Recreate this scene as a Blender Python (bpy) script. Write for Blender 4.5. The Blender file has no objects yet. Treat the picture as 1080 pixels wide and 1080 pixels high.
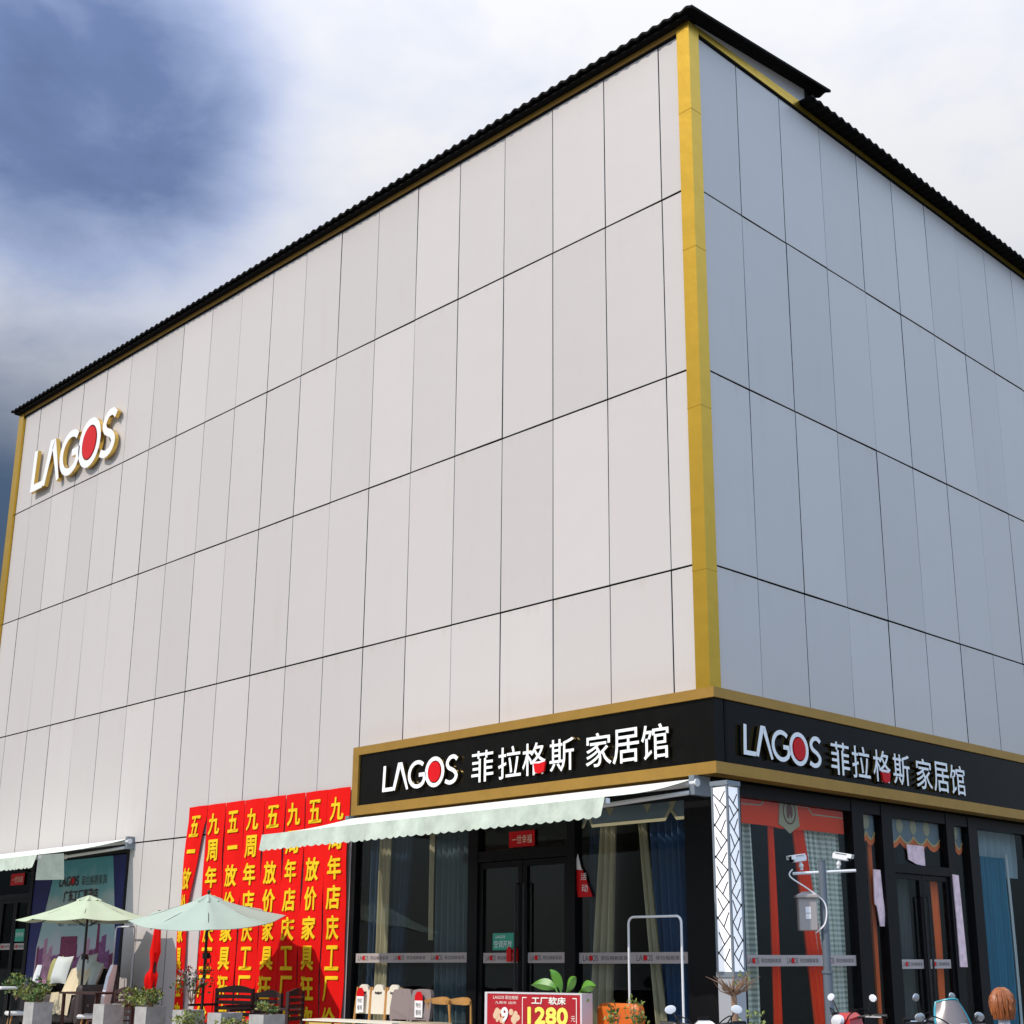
import bpy, bmesh, math, random
from mathutils import Vector, Matrix, Euler
random.seed(7)
R = math.radians
scene = bpy.context.scene
COL = scene.collection

# ------------------------------------------------------------------ camera
cam_d = bpy.data.cameras.new('camera')
cam_d.sensor_fit = 'HORIZONTAL'; cam_d.sensor_width = 36.0
cam_d.lens = 48.14
cam_d.shift_x = -0.0469; cam_d.shift_y = 0.0569
cam_d.clip_start = 0.1; cam_d.clip_end = 3000
cam = bpy.data.objects.new('camera', cam_d); COL.objects.link(cam)
yaw, pitch, roll = 0.7685, 0.2788, -0.0022
fwd = Vector((-math.sin(yaw)*math.cos(pitch), math.cos(yaw)*math.cos(pitch), math.sin(pitch)))
rgt = Vector((math.cos(yaw), math.sin(yaw), 0)); upv = rgt.cross(fwd)
r2 = rgt*math.cos(roll) + upv*math.sin(roll); u2 = upv*math.cos(roll) - rgt*math.sin(roll)
cam.matrix_world = Matrix(((r2.x, u2.x, -fwd.x, 11.5068), (r2.y, u2.y, -fwd.y, -14.8748), (r2.z, u2.z, -fwd.z, 1.55), (0, 0, 0, 1)))
scene.camera = cam

# ------------------------------------------------------------------ light
SUN = Vector((-0.22, -1.0, 1.02)).normalized()          # towards the sun
elev = math.asin(SUN.z); azim = math.atan2(SUN.x, SUN.y)
sd = bpy.data.lights.new('sun', 'SUN'); sd.energy = 3.25; sd.angle = R(0.53); sd.color = (1.0, 0.925, 0.84)
so = bpy.data.objects.new('sun', sd); COL.objects.link(so); so.location = (0, -30, 40)
so.rotation_euler = (-SUN).to_track_quat('-Z', 'Y').to_euler()

world = bpy.data.worlds.new('World'); scene.world = world; world.use_nodes = True
wt = world.node_tree; wt.nodes.clear()
def N(t, kind, **kw):
    n = t.nodes.new(kind)
    for k, v in kw.items(): setattr(n, k, v)
    return n
def mathn(t, op, a, b=None, clamp=False):
    n = N(t, 'ShaderNodeMath', operation=op); n.use_clamp = clamp
    for i, v in enumerate((a, b)):
        if v is None: continue
        if isinstance(v, (int, float)): n.inputs[i].default_value = v
        else: t.links.new(v, n.inputs[i])
    return n.outputs[0]
def ramp(t, fac, stops, interp='EASE'):
    n = N(t, 'ShaderNodeValToRGB'); n.color_ramp.interpolation = interp
    e = n.color_ramp.elements
    while len(e) > 1: e.remove(e[-1])
    e[0].position = stops[0][0]; e[0].color = (*stops[0][1], 1)
    for p, c in stops[1:]:
        x = e.new(p); x.color = (*c, 1)
    t.links.new(fac, n.inputs[0]); return n.outputs[0]
wo = N(wt, 'ShaderNodeOutputWorld'); bg = N(wt, 'ShaderNodeBackground'); bg.inputs[1].default_value = 0.1
sky = N(wt, 'ShaderNodeTexSky', sky_type='NISHITA'); sky.sun_disc = False
sky.sun_elevation = elev; sky.sun_rotation = azim % (2*math.pi)
tc = N(wt, 'ShaderNodeTexCoord')
def wdot(v):
    n = N(wt, 'ShaderNodeVectorMath', operation='DOT_PRODUCT'); n.inputs[1].default_value = v
    wt.links.new(tc.outputs['Generated'], n.inputs[0]); return n.outputs['Value']
def smooth(x, lo, hi):
    n = N(wt, 'ShaderNodeMapRange', interpolation_type='SMOOTHSTEP'); n.inputs['From Min'].default_value = lo; n.inputs['From Max'].default_value = hi
    wt.links.new(x, n.inputs[0]); return n.outputs[0]
sep = N(wt, 'ShaderNodeSeparateXYZ'); wt.links.new(tc.outputs['Generated'], sep.inputs[0]); EZ = sep.outputs['Z']
def cloudnoise(scale, loc, detail, rough, dist):
    mp = N(wt, 'ShaderNodeMapping'); mp.inputs['Scale'].default_value = (1.0, 1.0, 1.9); mp.inputs['Location'].default_value = loc
    wt.links.new(tc.outputs['Generated'], mp.inputs[0])
    n = N(wt, 'ShaderNodeTexNoise'); n.inputs['Scale'].default_value = scale; n.inputs['Detail'].default_value = detail; n.inputs['Roughness'].default_value = rough; n.inputs['Distortion'].default_value = dist
    wt.links.new(mp.outputs[0], n.inputs[0]); return mathn(wt, 'SUBTRACT', n.outputs[0], 0.5)
n1 = cloudnoise(4.6, (2.35, 1.1, 0.15), 6, 0.52, 0.5); n2 = cloudnoise(11.0, (1.3, 0.7, 0.2), 6, 0.55, 0.3)
nn = mathn(wt, 'ADD', mathn(wt, 'MULTIPLY', n1, 0.55), mathn(wt, 'MULTIPLY', n2, 0.44))
# a dark rain cloud in the west, thinning to bright overcast; a slate bank low behind it
blob = mathn(wt, 'MULTIPLY', smooth(wdot((-0.762, 0.348, 0.546)), 0.9875, 1.0004), 0.76)
haze = mathn(wt, 'MULTIPLY', smooth(wdot((-0.92, 0.39, 0.0)), 0.70, 0.92), 0.14)
cloud = mathn(wt, 'ADD', mathn(wt, 'ADD', blob, haze), nn, clamp=True)
cl0 = ramp(wt, cloud, [(0.0, (11.9, 12.0, 12.3)), (0.25, (9.4, 10.0, 12.0)), (0.5, (5.6, 6.7, 9.8)), (0.78, (2.1, 3.0, 5.6)), (1.0, (1.4, 2.1, 4.0))], 'LINEAR')
lowm = smooth(mathn(wt, 'ADD', mathn(wt, 'SUBTRACT', wdot((-0.92, 0.39, 0.0)), EZ), mathn(wt, 'MULTIPLY', nn, 0.16)), 0.43, 0.66)
mlow = N(wt, 'ShaderNodeMix', data_type='RGBA'); wt.links.new(lowm, mlow.inputs[0]); wt.links.new(cl0, mlow.inputs[6]); mlow.inputs[7].default_value = (1.1, 1.8, 3.1, 1)
# open blue sky on the side away from the cloud (east to south-east)
east = mathn(wt, 'MULTIPLY', smooth(wdot((0.93, -0.30, 0.0)), -0.15, 0.45), 0.85)
meast = N(wt, 'ShaderNodeMix', data_type='RGBA'); wt.links.new(east, meast.inputs[0]); wt.links.new(mlow.outputs[2], meast.inputs[6]); meast.inputs[7].default_value = (12.0, 16.6, 23.5, 1)
# overcast luminance: about three times brighter overhead than at the horizon
lum = mathn(wt, 'ADD', mathn(wt, 'MULTIPLY', mathn(wt, 'MINIMUM', mathn(wt, 'MAXIMUM', EZ, 0.0), 0.75), 1.18), 0.17)
vs = N(wt, 'ShaderNodeVectorMath', operation='SCALE'); wt.links.new(meast.outputs[2], vs.inputs[0]); wt.links.new(lum, vs.inputs['Scale']); cl = vs.outputs[0]
mixw = N(wt, 'ShaderNodeMix', data_type='RGBA'); mixw.inputs[0].default_value = 0.88
wt.links.new(sky.outputs[0], mixw.inputs[6]); wt.links.new(cl, mixw.inputs[7])
wt.links.new(mixw.outputs[2], bg.inputs[0]); wt.links.new(bg.outputs[0], wo.inputs[0])

scene.view_settings.view_transform = 'Standard'; scene.view_settings.look = 'None'
scene.view_settings.exposure = 0.0; scene.view_settings.gamma = 1.0; scene.view_settings.use_curve_mapping = False
scene.render.resolution_x = 1024; scene.render.resolution_y = 1024
scene.cycles.max_bounces = 8; scene.cycles.transparent_max_bounces = 12
scene.cycles.use_denoising = True

# ------------------------------------------------------------------ materials
MATS = {}
def mat(name, col, rough=0.6, metal=0.0, var=0.0, vscale=6.0, bump=0.0, bscale=60.0, island=0.0, emit=0.0, spec=0.5, coat=0.0):
    if name in MATS: return MATS[name]
    m = bpy.data.materials.new(name); m.use_nodes = True
    t = m.node_tree; b = t.nodes['Principled BSDF']
    b.inputs['Base Color'].default_value = (*col, 1); b.inputs['Roughness'].default_value = rough
    b.inputs['Metallic'].default_value = metal; b.inputs['Specular IOR Level'].default_value = spec
    b.inputs['Coat Weight'].default_value = coat
    if emit:
        b.inputs['Emission Color'].default_value = (*col, 1); b.inputs['Emission Strength'].default_value = emit
    if var or bump or island:
        co = N(t, 'ShaderNodeTexCoord')
        cur = None
        if var:
            n = N(t, 'ShaderNodeTexNoise'); n.inputs['Scale'].default_value = vscale; n.inputs['Detail'].default_value = 6; n.inputs['Roughness'].default_value = 0.65
            t.links.new(co.outputs['Object'], n.inputs[0])
            mr = N(t, 'ShaderNodeMapRange'); mr.inputs['From Min'].default_value = 0.25; mr.inputs['From Max'].default_value = 0.75
            mr.inputs['To Min'].default_value = 1-var; mr.inputs['To Max'].default_value = 1+var
            t.links.new(n.outputs[0], mr.inputs[0]); cur = mr.outputs[0]
        if island:
            g = N(t, 'ShaderNodeNewGeometry')
            mr = N(t, 'ShaderNodeMapRange'); mr.inputs['To Min'].default_value = 1-island; mr.inputs['To Max'].default_value = 1+island
            t.links.new(g.outputs['Random Per Island'], mr.inputs[0])
            cur = mr.outputs[0] if cur is None else mathn(t, 'MULTIPLY', cur, mr.outputs[0])
        if cur is not None:
            vm = N(t, 'ShaderNodeVectorMath', operation='SCALE'); vm.inputs[0].default_value = col
            t.links.new(cur, vm.inputs['Scale']); t.links.new(vm.outputs[0], b.inputs['Base Color'])
        if bump:
            n = N(t, 'ShaderNodeTexNoise'); n.inputs['Scale'].default_value = bscale; n.inputs['Detail'].default_value = 4
            t.links.new(co.outputs['Object'], n.inputs[0])
            bp = N(t, 'ShaderNodeBump'); bp.inputs['Strength'].default_value = bump; bp.inputs['Distance'].default_value = 0.02
            t.links.new(n.outputs[0], bp.inputs['Height']); t.links.new(bp.outputs[0], b.inputs['Normal'])
    MATS[name] = m; return m

def panel_mat():
    m = mat('cladding', (0.565, 0.522, 0.497), 0.36, island=0.055, spec=0.9)
    t = m.node_tree; b = t.nodes['Principled BSDF']
    src = b.inputs['Base Color'].links[0].from_socket
    co = N(t, 'ShaderNodeTexCoord')
    mp = N(t, 'ShaderNodeMapping'); mp.inputs['Scale'].default_value = (1.6, 1.6, 0.22)      # rain streaks run down the sheets
    t.links.new(co.outputs['Object'], mp.inputs[0])
    n = N(t, 'ShaderNodeTexNoise'); n.inputs['Scale'].default_value = 1.5; n.inputs['Detail'].default_value = 8; n.inputs['Roughness'].default_value = 0.7
    t.links.new(mp.outputs[0], n.inputs[0])
    st = ramp(t, n.outputs[0], [(0.22, (0.93, 0.905, 0.88)), (0.42, (0.99, 0.988, 0.985)), (0.8, (1.0, 1.0, 1.0))], 'LINEAR')
    mx = N(t, 'ShaderNodeMix', data_type='RGBA', blend_type='MULTIPLY'); mx.inputs[0].default_value = 1
    t.links.new(src, mx.inputs[6]); t.links.new(st, mx.inputs[7])
    sz = N(t, 'ShaderNodeSeparateXYZ'); t.links.new(co.outputs['Object'], sz.inputs[0])          # rust-brown drip stains under the horizontal joints
    fr = mathn(t, 'FRACT', mathn(t, 'DIVIDE', mathn(t, 'SUBTRACT', sz.outputs[2], 0.959), 3.031))
    mp3 = N(t, 'ShaderNodeMapping'); mp3.inputs['Scale'].default_value = (2.6, 2.6, 0.12); t.links.new(co.outputs['Object'], mp3.inputs[0])
    n3 = N(t, 'ShaderNodeTexNoise'); n3.inputs['Scale'].default_value = 1.8; n3.inputs['Detail'].default_value = 7; n3.inputs['Roughness'].default_value = 0.75; t.links.new(mp3.outputs[0], n3.inputs[0])
    edge = mathn(t, 'MULTIPLY', mathn(t, 'SUBTRACT', fr, mathn(t, 'SUBTRACT', 1.22, mathn(t, 'MULTIPLY', n3.outputs[0], 0.5))), 4.0, True)
    mx2 = N(t, 'ShaderNodeMix', data_type='RGBA', blend_type='MULTIPLY'); t.links.new(edge, mx2.inputs[0])
    t.links.new(mx.outputs[2], mx2.inputs[6]); mx2.inputs[7].default_value = (0.80, 0.73, 0.62, 1); t.links.new(mx2.outputs[2], b.inputs['Base Color'])
    n2 = N(t, 'ShaderNodeTexNoise'); n2.inputs['Scale'].default_value = 1.3; n2.inputs['Detail'].default_value = 2
    t.links.new(co.outputs['Object'], n2.inputs[0])
    bp = N(t, 'ShaderNodeBump'); bp.inputs['Strength'].default_value = 0.25; bp.inputs['Distance'].default_value = 0.03
    t.links.new(n2.outputs[0], bp.inputs['Height']); t.links.new(bp.outputs[0], b.inputs['Normal'])
    return m
M_PANEL = panel_mat()

def glass_mat(name, tint, refl):
    m = bpy.data.materials.new(name); m.use_nodes = True; t = m.node_tree; t.nodes.clear()
    o = N(t, 'ShaderNodeOutputMaterial'); tr = N(t, 'ShaderNodeBsdfTransparent'); gl = N(t, 'ShaderNodeBsdfGlossy')
    tr.inputs[0].default_value = (*tint, 1); gl.inputs['Roughness'].default_value = 0.01; gl.inputs[0].default_value = (0.9, 0.97, 1.0, 1)
    fr = N(t, 'ShaderNodeFresnel'); fr.inputs[0].default_value = 1.5
    fac = mathn(t, 'MULTIPLY', fr.outputs[0], refl)
    mx = N(t, 'ShaderNodeMixShader'); t.links.new(fac, mx.inputs[0]); t.links.new(tr.outputs[0], mx.inputs[1]); t.links.new(gl.outputs[0], mx.inputs[2])
    t.links.new(mx.outputs[0], o.inputs[0]); return m
M_GLASS = glass_mat('shop_glass', (0.93, 0.95, 0.94), 0.055)

M_CORE = mat('joint_black', (0.012, 0.012, 0.013), 0.9, spec=0.1)
M_GOLD = mat('gold_trim', (0.60, 0.37, 0.045), 0.30, 0.88, var=0.05, vscale=2.5, bump=0.5, bscale=2.0)
M_GOLD2 = mat('brushed_gold', (0.40, 0.225, 0.045), 0.42, 0.5, var=0.10, vscale=4)
M_GOLDL = mat('letter_gold', (0.70, 0.48, 0.12), 0.22, 1.0)
M_ROOF = mat('roof_sheet_dark', (0.006, 0.0055, 0.0055), 0.8, spec=0.1)
M_BLACK = mat('black_aluminium', (0.006, 0.006, 0.007), 0.4, spec=0.15)
M_FASC = mat('gloss_black_panel', (0.006, 0.0055, 0.005), 0.10, var=0.3, vscale=3, spec=0.10)
M_WHITE = mat('white_acrylic', (0.86, 0.86, 0.86), 0.3)
M_RED = mat('red_acrylic', (0.60, 0.006, 0.010), 0.4, spec=0.2)
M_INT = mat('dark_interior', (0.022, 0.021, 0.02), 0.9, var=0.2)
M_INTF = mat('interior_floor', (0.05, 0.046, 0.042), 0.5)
M_STICK = mat('band_film', (0.42, 0.36, 0.34), 0.5)
M_INK = mat('ink_dark', (0.05, 0.035, 0.035), 0.6)
M_BAN = mat('banner_red', (0.74, 0.008, 0.006), 0.8, var=0.06, vscale=3, spec=0.1)
M_YEL = mat('banner_yellow', (0.86, 0.55, 0.01), 0.7, spec=0.2)
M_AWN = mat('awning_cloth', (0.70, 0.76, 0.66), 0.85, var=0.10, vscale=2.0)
M_UMB = mat('parasol_cloth', (0.45, 0.52, 0.36), 0.85, var=0.05, vscale=3)
M_STEEL = mat('white_steel', (0.72, 0.72, 0.72), 0.35, 0.0)
M_GREYM = mat('grey_metal', (0.22, 0.25, 0.28), 0.45, 0.3)
M_DKM = mat('dark_metal', (0.03, 0.028, 0.028), 0.4, 0.4)
M_CONC = mat('planter_concrete', (0.36, 0.35, 0.33), 0.85, var=0.25, vscale=5, bump=0.2)
M_LEAF = mat('leaf_green', (0.07, 0.13, 0.025), 0.5, island=0.5)
M_LEAFY = mat('leaf_yellow_green', (0.19, 0.22, 0.04), 0.5, island=0.4)
M_BIGL = mat('big_leaf', (0.10, 0.28, 0.03), 0.35, island=0.2)
M_BARK = mat('bark', (0.25, 0.15, 0.095), 0.9, var=0.2, vscale=20)
M_WOOD = mat('light_wood', (0.50, 0.25, 0.07), 0.45, var=0.15, vscale=12)
M_CREAM = mat('cream_fabric', (0.72, 0.66, 0.54), 0.8)
M_TAUPE = mat('taupe_fabric', (0.24, 0.19, 0.18), 0.8, bump=0.1)
M_ORANGE = mat('orange_leather', (0.62, 0.13, 0.012), 0.45, var=0.08)
M_BLUEC = mat('navy_curtain', (0.018, 0.045, 0.09), 0.8)
M_BEIGEC = mat('beige_curtain', (0.42, 0.36, 0.23), 0.8)
M_REDC = mat('scarlet_curtain', (0.92, 0.055, 0.003), 0.7, spec=0.1)
M_ORC = mat('orange_curtain', (0.85, 0.15, 0.02), 0.7)
M_GREYC = mat('grey_green_curtain', (0.34, 0.35, 0.28), 0.8)
M_TEALC = mat('teal_curtain', (0.012, 0.15, 0.25), 0.7)
M_VAL = mat('grey_blue_valance', (0.16, 0.20, 0.24), 0.8)
M_GREEN = mat('green_sticker', (0.03, 0.33, 0.22), 0.5)
M_PAPER = mat('faded_pink_paper', (0.80, 0.58, 0.61), 0.8, var=0.3, vscale=7)
M_PAPERW = mat('white_paper', (0.85, 0.82, 0.80), 0.8)
M_SLAT = mat('dark_brown_slats', (0.045, 0.02, 0.018), 0.45)
def gingham():
    m = mat('gingham', (0.3, 0.3, 0.25), 0.8); t = m.node_tree; b = t.nodes['Principled BSDF']
    uv = N(t, 'ShaderNodeUVMap')
    mp = N(t, 'ShaderNodeMapping'); mp.inputs['Scale'].default_value = (26, 46, 1); t.links.new(uv.outputs[0], mp.inputs[0])
    s = N(t, 'ShaderNodeSeparateXYZ'); t.links.new(mp.outputs[0], s.inputs[0])
    a = mathn(t, 'GREATER_THAN', mathn(t, 'FRACT', s.outputs[0]), 0.5); c = mathn(t, 'GREATER_THAN', mathn(t, 'FRACT', s.outputs[1]), 0.5)
    k = mathn(t, 'MULTIPLY', mathn(t, 'ADD', a, c), 0.5)
    t.links.new(ramp(t, k, [(0, (0.84, 0.83, 0.76)), (0.5, (0.58, 0.60, 0.53)), (1, (0.32, 0.35, 0.30))], 'LINEAR'), b.inputs['Base Color'])
    return m
M_GING = gingham()

# ------------------------------------------------------------------ mesh builder
class MB:
    def __init__(s): s.v = []; s.f = []; s.m = []; s.uv = {}
    def add(s, vs, fs, mi=0):
        o = len(s.v); s.v += [tuple(v) for v in vs]
        for f in fs: s.f.append(tuple(o+i for i in f)); s.m.append(mi)
        return s
    def box(s, x0, x1, y0, y1, z0, z1, mi=0, xf=None):
        vs = [Vector((x, y, z)) for z in (z0, z1) for y in (y0, y1) for x in (x0, x1)]
        if xf: vs = [xf @ v for v in vs]
        return s.add(vs, [(0, 2, 3, 1), (4, 5, 7, 6), (0, 1, 5, 4), (2, 6, 7, 3), (0, 4, 6, 2), (1, 3, 7, 5)], mi)
    def rbox(s, x0, x1, y0, y1, z0, z1, r, mi=0, xf=None, n=3):          # box with rounded vertical-plane outline (x,z) and soft y edges
        pts = []
        for cx, cz, a0 in ((x1-r, z1-r, 0), (x0+r, z1-r, 90), (x0+r, z0+r, 180), (x1-r, z0+r, 270)):
            for k in range(n+1):
                a = R(a0+90*k/n); pts.append((cx+r*math.cos(a), cz+r*math.sin(a)))
        cx, cz = (x0+x1)/2, (z0+z1)/2; q = min(r*0.5, abs(y1-y0)*0.3)
        sx = 1-2*q/max(x1-x0, 1e-6); sz = 1-2*q/max(z1-z0, 1e-6)
        L = len(pts); vs = []
        for yy, in_ in ((y0, 1), (y0+q, 0), (y1-q, 0), (y1, 1)):
            for (a, b) in pts:
                vs.append(Vector((cx+(a-cx)*(sx if in_ else 1), yy, cz+(b-cz)*(sz if in_ else 1))))
        if xf: vs = [xf @ v for v in vs]
        fs = [tuple(range(L)), tuple(3*L+i for i in reversed(range(L)))]
        for j in range(3):
            for i in range(L):
                k = (i+1) % L; fs.append((j*L+i, (j+1)*L+i, (j+1)*L+k, j*L+k))
        return s.add(vs, fs, mi)
    def quad(s, a, b, c, d, mi=0): return s.add([a, b, c, d], [(0, 1, 2, 3)], mi)
    def tube(s, pts, r, n=8, mi=0, cap=True):
        pts = [Vector(p) for p in pts]; rs = r if isinstance(r, (list, tuple)) else [r]*len(pts)
        vs = []; fs = []; prev = None
        for i, p in enumerate(pts):
            d = (pts[min(i+1, len(pts)-1)] - pts[max(i-1, 0)]).normalized()
            if prev is None:
                a = Vector((0, 0, 1)) if abs(d.z) < 0.9 else Vector((1, 0, 0)); e = d.cross(a).normalized()
            else:
                e = (prev - d*prev.dot(d)); e = e.normalized() if e.length > 1e-6 else d.orthogonal().normalized()
            prev = e; g = d.cross(e)
            for k in range(n):
                t = 2*math.pi*k/n; vs.append(p + (e*math.cos(t)+g*math.sin(t))*rs[i])
        for i in range(len(pts)-1):
            for k in range(n):
                fs.append((i*n+k, i*n+(k+1) % n, (i+1)*n+(k+1) % n, (i+1)*n+k))
        if cap: fs += [tuple(reversed(range(n))), tuple((len(pts)-1)*n+k for k in range(n))]
        return s.add(vs, fs, mi)
    def lathe(s, prof, c=(0, 0, 0), n=20, mi=0, sx=1, sy=1, xf=None):
        vs = []; fs = []
        for r, z in prof:
            for k in range(n):
                t = 2*math.pi*k/n; v = Vector((c[0]+r*sx*math.cos(t), c[1]+r*sy*math.sin(t), c[2]+z)); vs.append(xf @ v if xf else v)
        for i in range(len(prof)-1):
            for k in range(n): fs.append((i*n+k, i*n+(k+1) % n, (i+1)*n+(k+1) % n, (i+1)*n+k))
        fs += [tuple(reversed(range(n))), tuple((len(prof)-1)*n+k for k in range(n))]
        return s.add(vs, fs, mi)
    def ell(s, c, rx, ry, rz, n=14, m=8, mi=0, xf=None):
        prof = [(math.sin(math.pi*i/m)*1.0 if 0 < i < m else 0.02, -math.cos(math.pi*i/m)*rz) for i in range(m+1)]
        return s.lathe(prof, c, n, mi, rx, ry, xf)
    def prism(s, poly, P, d0, d1, mi=0, side=None):                       # P(a,b,d) maps plane coords + depth to 3D
        n = len(poly); vs = [P(a, b, d0) for a, b in poly] + [P(a, b, d1) for a, b in poly]
        s.add(vs, [tuple(range(n)), tuple(n+i for i in reversed(range(n)))], mi)
        o = len(s.v)-2*n
        for i in range(n):
            k = (i+1) % n; s.f.append((o+i, o+n+i, o+n+k, o+k)); s.m.append(mi if side is None else side)
        return s
    def build(s, name, mats, parent=None, smooth=False):
        me = bpy.data.meshes.new(name)
        off = Vector((0, 0, 0))
        if parent is not None:
            p = parent
            while p is not None: off = off + p.location; p = p.parent
        vs = [Vector(v)-off for v in s.v] if not getattr(s, 'local', False) else s.v
        me.from_pydata(vs, [], s.f)
        for m in (mats if isinstance(mats, (list, tuple)) else [mats]): me.materials.append(m)
        me.polygons.foreach_set('material_index', s.m)
        if s.uv:
            ul = me.uv_layers.new(name='UVMap')
            for lp in me.loops: ul.data[lp.index].uv = s.uv.get(lp.vertex_index, (0, 0))
        bm = bmesh.new(); bm.from_mesh(me); bmesh.ops.recalc_face_normals(bm, faces=bm.faces); bm.to_mesh(me); bm.free()
        if smooth:
            me.polygons.foreach_set('use_smooth', [True]*len(me.polygons))
            try: me.set_sharp_from_angle(angle=R(40))
            except Exception: pass
        me.update()
        o = bpy.data.objects.new(name, me); COL.objects.link(o)
        if parent is not None: o.parent = parent
        return o
class LMB(MB):
    local = True
def thing(name, label, cat, loc=(0, 0, 0), rz=0.0, group=None):
    o = bpy.data.objects.new(name, None); o.empty_display_size = 0.3; COL.objects.link(o)
    o.location = loc; o.rotation_euler = (0, 0, rz); o['label'] = label; o['category'] = cat
    if group: o['group'] = group
    return o
def tag(o, label, cat, group=None):
    o['label'] = label; o['category'] = cat
    if group: o['group'] = group
    return o
def struct(o): o['kind'] = 'structure'; return o
def copy_tree(o, parent=None):
    c = o.copy(); COL.objects.link(c)
    if parent is not None: c.parent = parent
    for ch in list(o.children): copy_tree(ch, c)
    return c
LEFT = lambda y: (lambda a, b, d: Vector((a, y-d, b)))          # front wall: a = x, b = z, d towards the street
RIGHT = lambda x: (lambda a, b, d: Vector((x+d, a, b)))         # side wall: a = y

# text ------------------------------------------------------------
_tc = {}
def glyphs(body, off=0.0):
    k = (body, off)
    if k in _tc: return _tc[k]
    c = bpy.data.curves.new('type', 'FONT'); c.body = body; c.resolution_u = 3; c.offset = off; c.fill_mode = 'FRONT'; c.extrude = 0.0
    o = bpy.data.objects.new('type', c); COL.objects.link(o)
    dg = bpy.context.evaluated_depsgraph_get(); dg.update()
    me = bpy.data.meshes.new_from_object(o.evaluated_get(dg))
    bm = bmesh.new(); bm.from_mesh(me); bmesh.ops.remove_doubles(bm, verts=bm.verts, dist=1e-5)
    vs = [(v.co.x, v.co.y) for v in bm.verts]; fs = [tuple(v.index for v in f.verts) for f in bm.faces]
    bd = [(e.verts[0].index, e.verts[1].index) for e in bm.edges if len(e.link_faces) == 1]
    bm.free(); bpy.data.meshes.remove(me); bpy.data.objects.remove(o); bpy.data.curves.remove(c)
    xs = [v[0] for v in vs] or [0, 1]; ys = [v[1] for v in vs] or [0, 1]
    _tc[k] = (vs, fs, bd, min(xs), max(xs), min(ys), max(ys)); return _tc[k]
def put_text(mb, body, P, x0, x1, z0, z1, d0, d1, mi=0, side=None, off=0.0, keep=False):
    vs, fs, bd, ax, bx, ay, by = glyphs(body, off)
    sx = (x1-x0)/max(bx-ax, 1e-6); sz = (z1-z0)/max(by-ay, 1e-6)
    if keep: sx = sz = min(sx, sz)
    f = lambda v, d: P(x0+(v[0]-ax)*sx, z0+(v[1]-ay)*sz, d)
    n = len(vs)
    mb.add([f(v, d1) for v in vs], fs, mi)
    if d0 != d1:
        o = len(mb.v); mb.v += [tuple(f(v, d0)) for v in vs]
        for a, b in bd:
            mb.f.append((o-n+a, o-n+b, o+b, o+a)); mb.m.append(mi if side is None else side)
def bold_text(mb, body, P, x0, x1, z0, z1, d, e, mi=0):
    for k, (a, b) in enumerate(((0, 0), (e, 0), (-e, 0), (0, e), (0, -e), (e*.7, e*.7), (-e*.7, e*.7), (e*.7, -e*.7), (-e*.7, -e*.7))):
        put_text(mb, body, P, x0+e+a, x1-e+a, z0+e+b, z1-e+b, d+k*0.0006, d+k*0.0006, mi)
def stroke(mb, pts, w, P, d0, d1, mi=0, side=1, closed=False):       # flat ribbon of the given width, extruded
    n = len(pts); L = []; Rr = []
    ws = w if isinstance(w, list) else [w]*n
    for i in range(n):
        a = Vector(pts[(i-1) % n] if (closed or i > 0) else pts[i]); b = Vector(pts[i]); c = Vector(pts[(i+1) % n] if (closed or i < n-1) else pts[i])
        d1_ = (b-a).normalized() if (b-a).length > 1e-9 else (c-b).normalized(); d2_ = (c-b).normalized() if (c-b).length > 1e-9 else d1_
        t = (d1_+d2_).normalized(); nn = Vector((-t.y, t.x)); k = 1/max(0.45, nn.dot(Vector((-d1_.y, d1_.x))))
        L.append(b+nn*ws[i]*0.5*k); Rr.append(b-nn*ws[i]*0.5*k)
    m = n if closed else n-1
    for i in range(m):
        j = (i+1) % n
        poly = [L[i], L[j], Rr[j], Rr[i]]
        mb.add([P(p.x, p.y, d1) for p in poly], [(0, 1, 2, 3)], mi)
        mb.add([P(L[i].x, L[i].y, d0), P(L[j].x, L[j].y, d0), P(L[j].x, L[j].y, d1), P(L[i].x, L[i].y, d1)], [(0, 1, 2, 3)], side)
        mb.add([P(Rr[i].x, Rr[i].y, d0), P(Rr[j].x, Rr[j].y, d0), P(Rr[j].x, Rr[j].y, d1), P(Rr[i].x, Rr[i].y, d1)], [(0, 1, 2, 3)], side)
        mb.add([P(p.x, p.y, d0) for p in poly], [(3, 2, 1, 0)], side)
    if not closed:
        for i in (0, n-1):
            mb.add([P(L[i].x, L[i].y, d0), P(Rr[i].x, Rr[i].y, d0), P(Rr[i].x, Rr[i].y, d1), P(L[i].x, L[i].y, d1)], [(0, 1, 2, 3)], side)
def spline(pts, n=8):
    out = []
    for i in range(len(pts)-1):
        p0 = pts[max(i-1, 0)]; p1 = pts[i]; p2 = pts[i+1]; p3 = pts[min(i+2, len(pts)-1)]
        for k in range(n):
            t = k/n; out.append(tuple(0.5*((2*b)+(-a+c)*t+(2*a-5*b+4*c-d)*t*t+(-a+3*b-3*c+d)*t**3) for a, b, c, d in zip(p0, p1, p2, p3)))
    out.append(tuple(pts[-1])); return out
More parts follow.
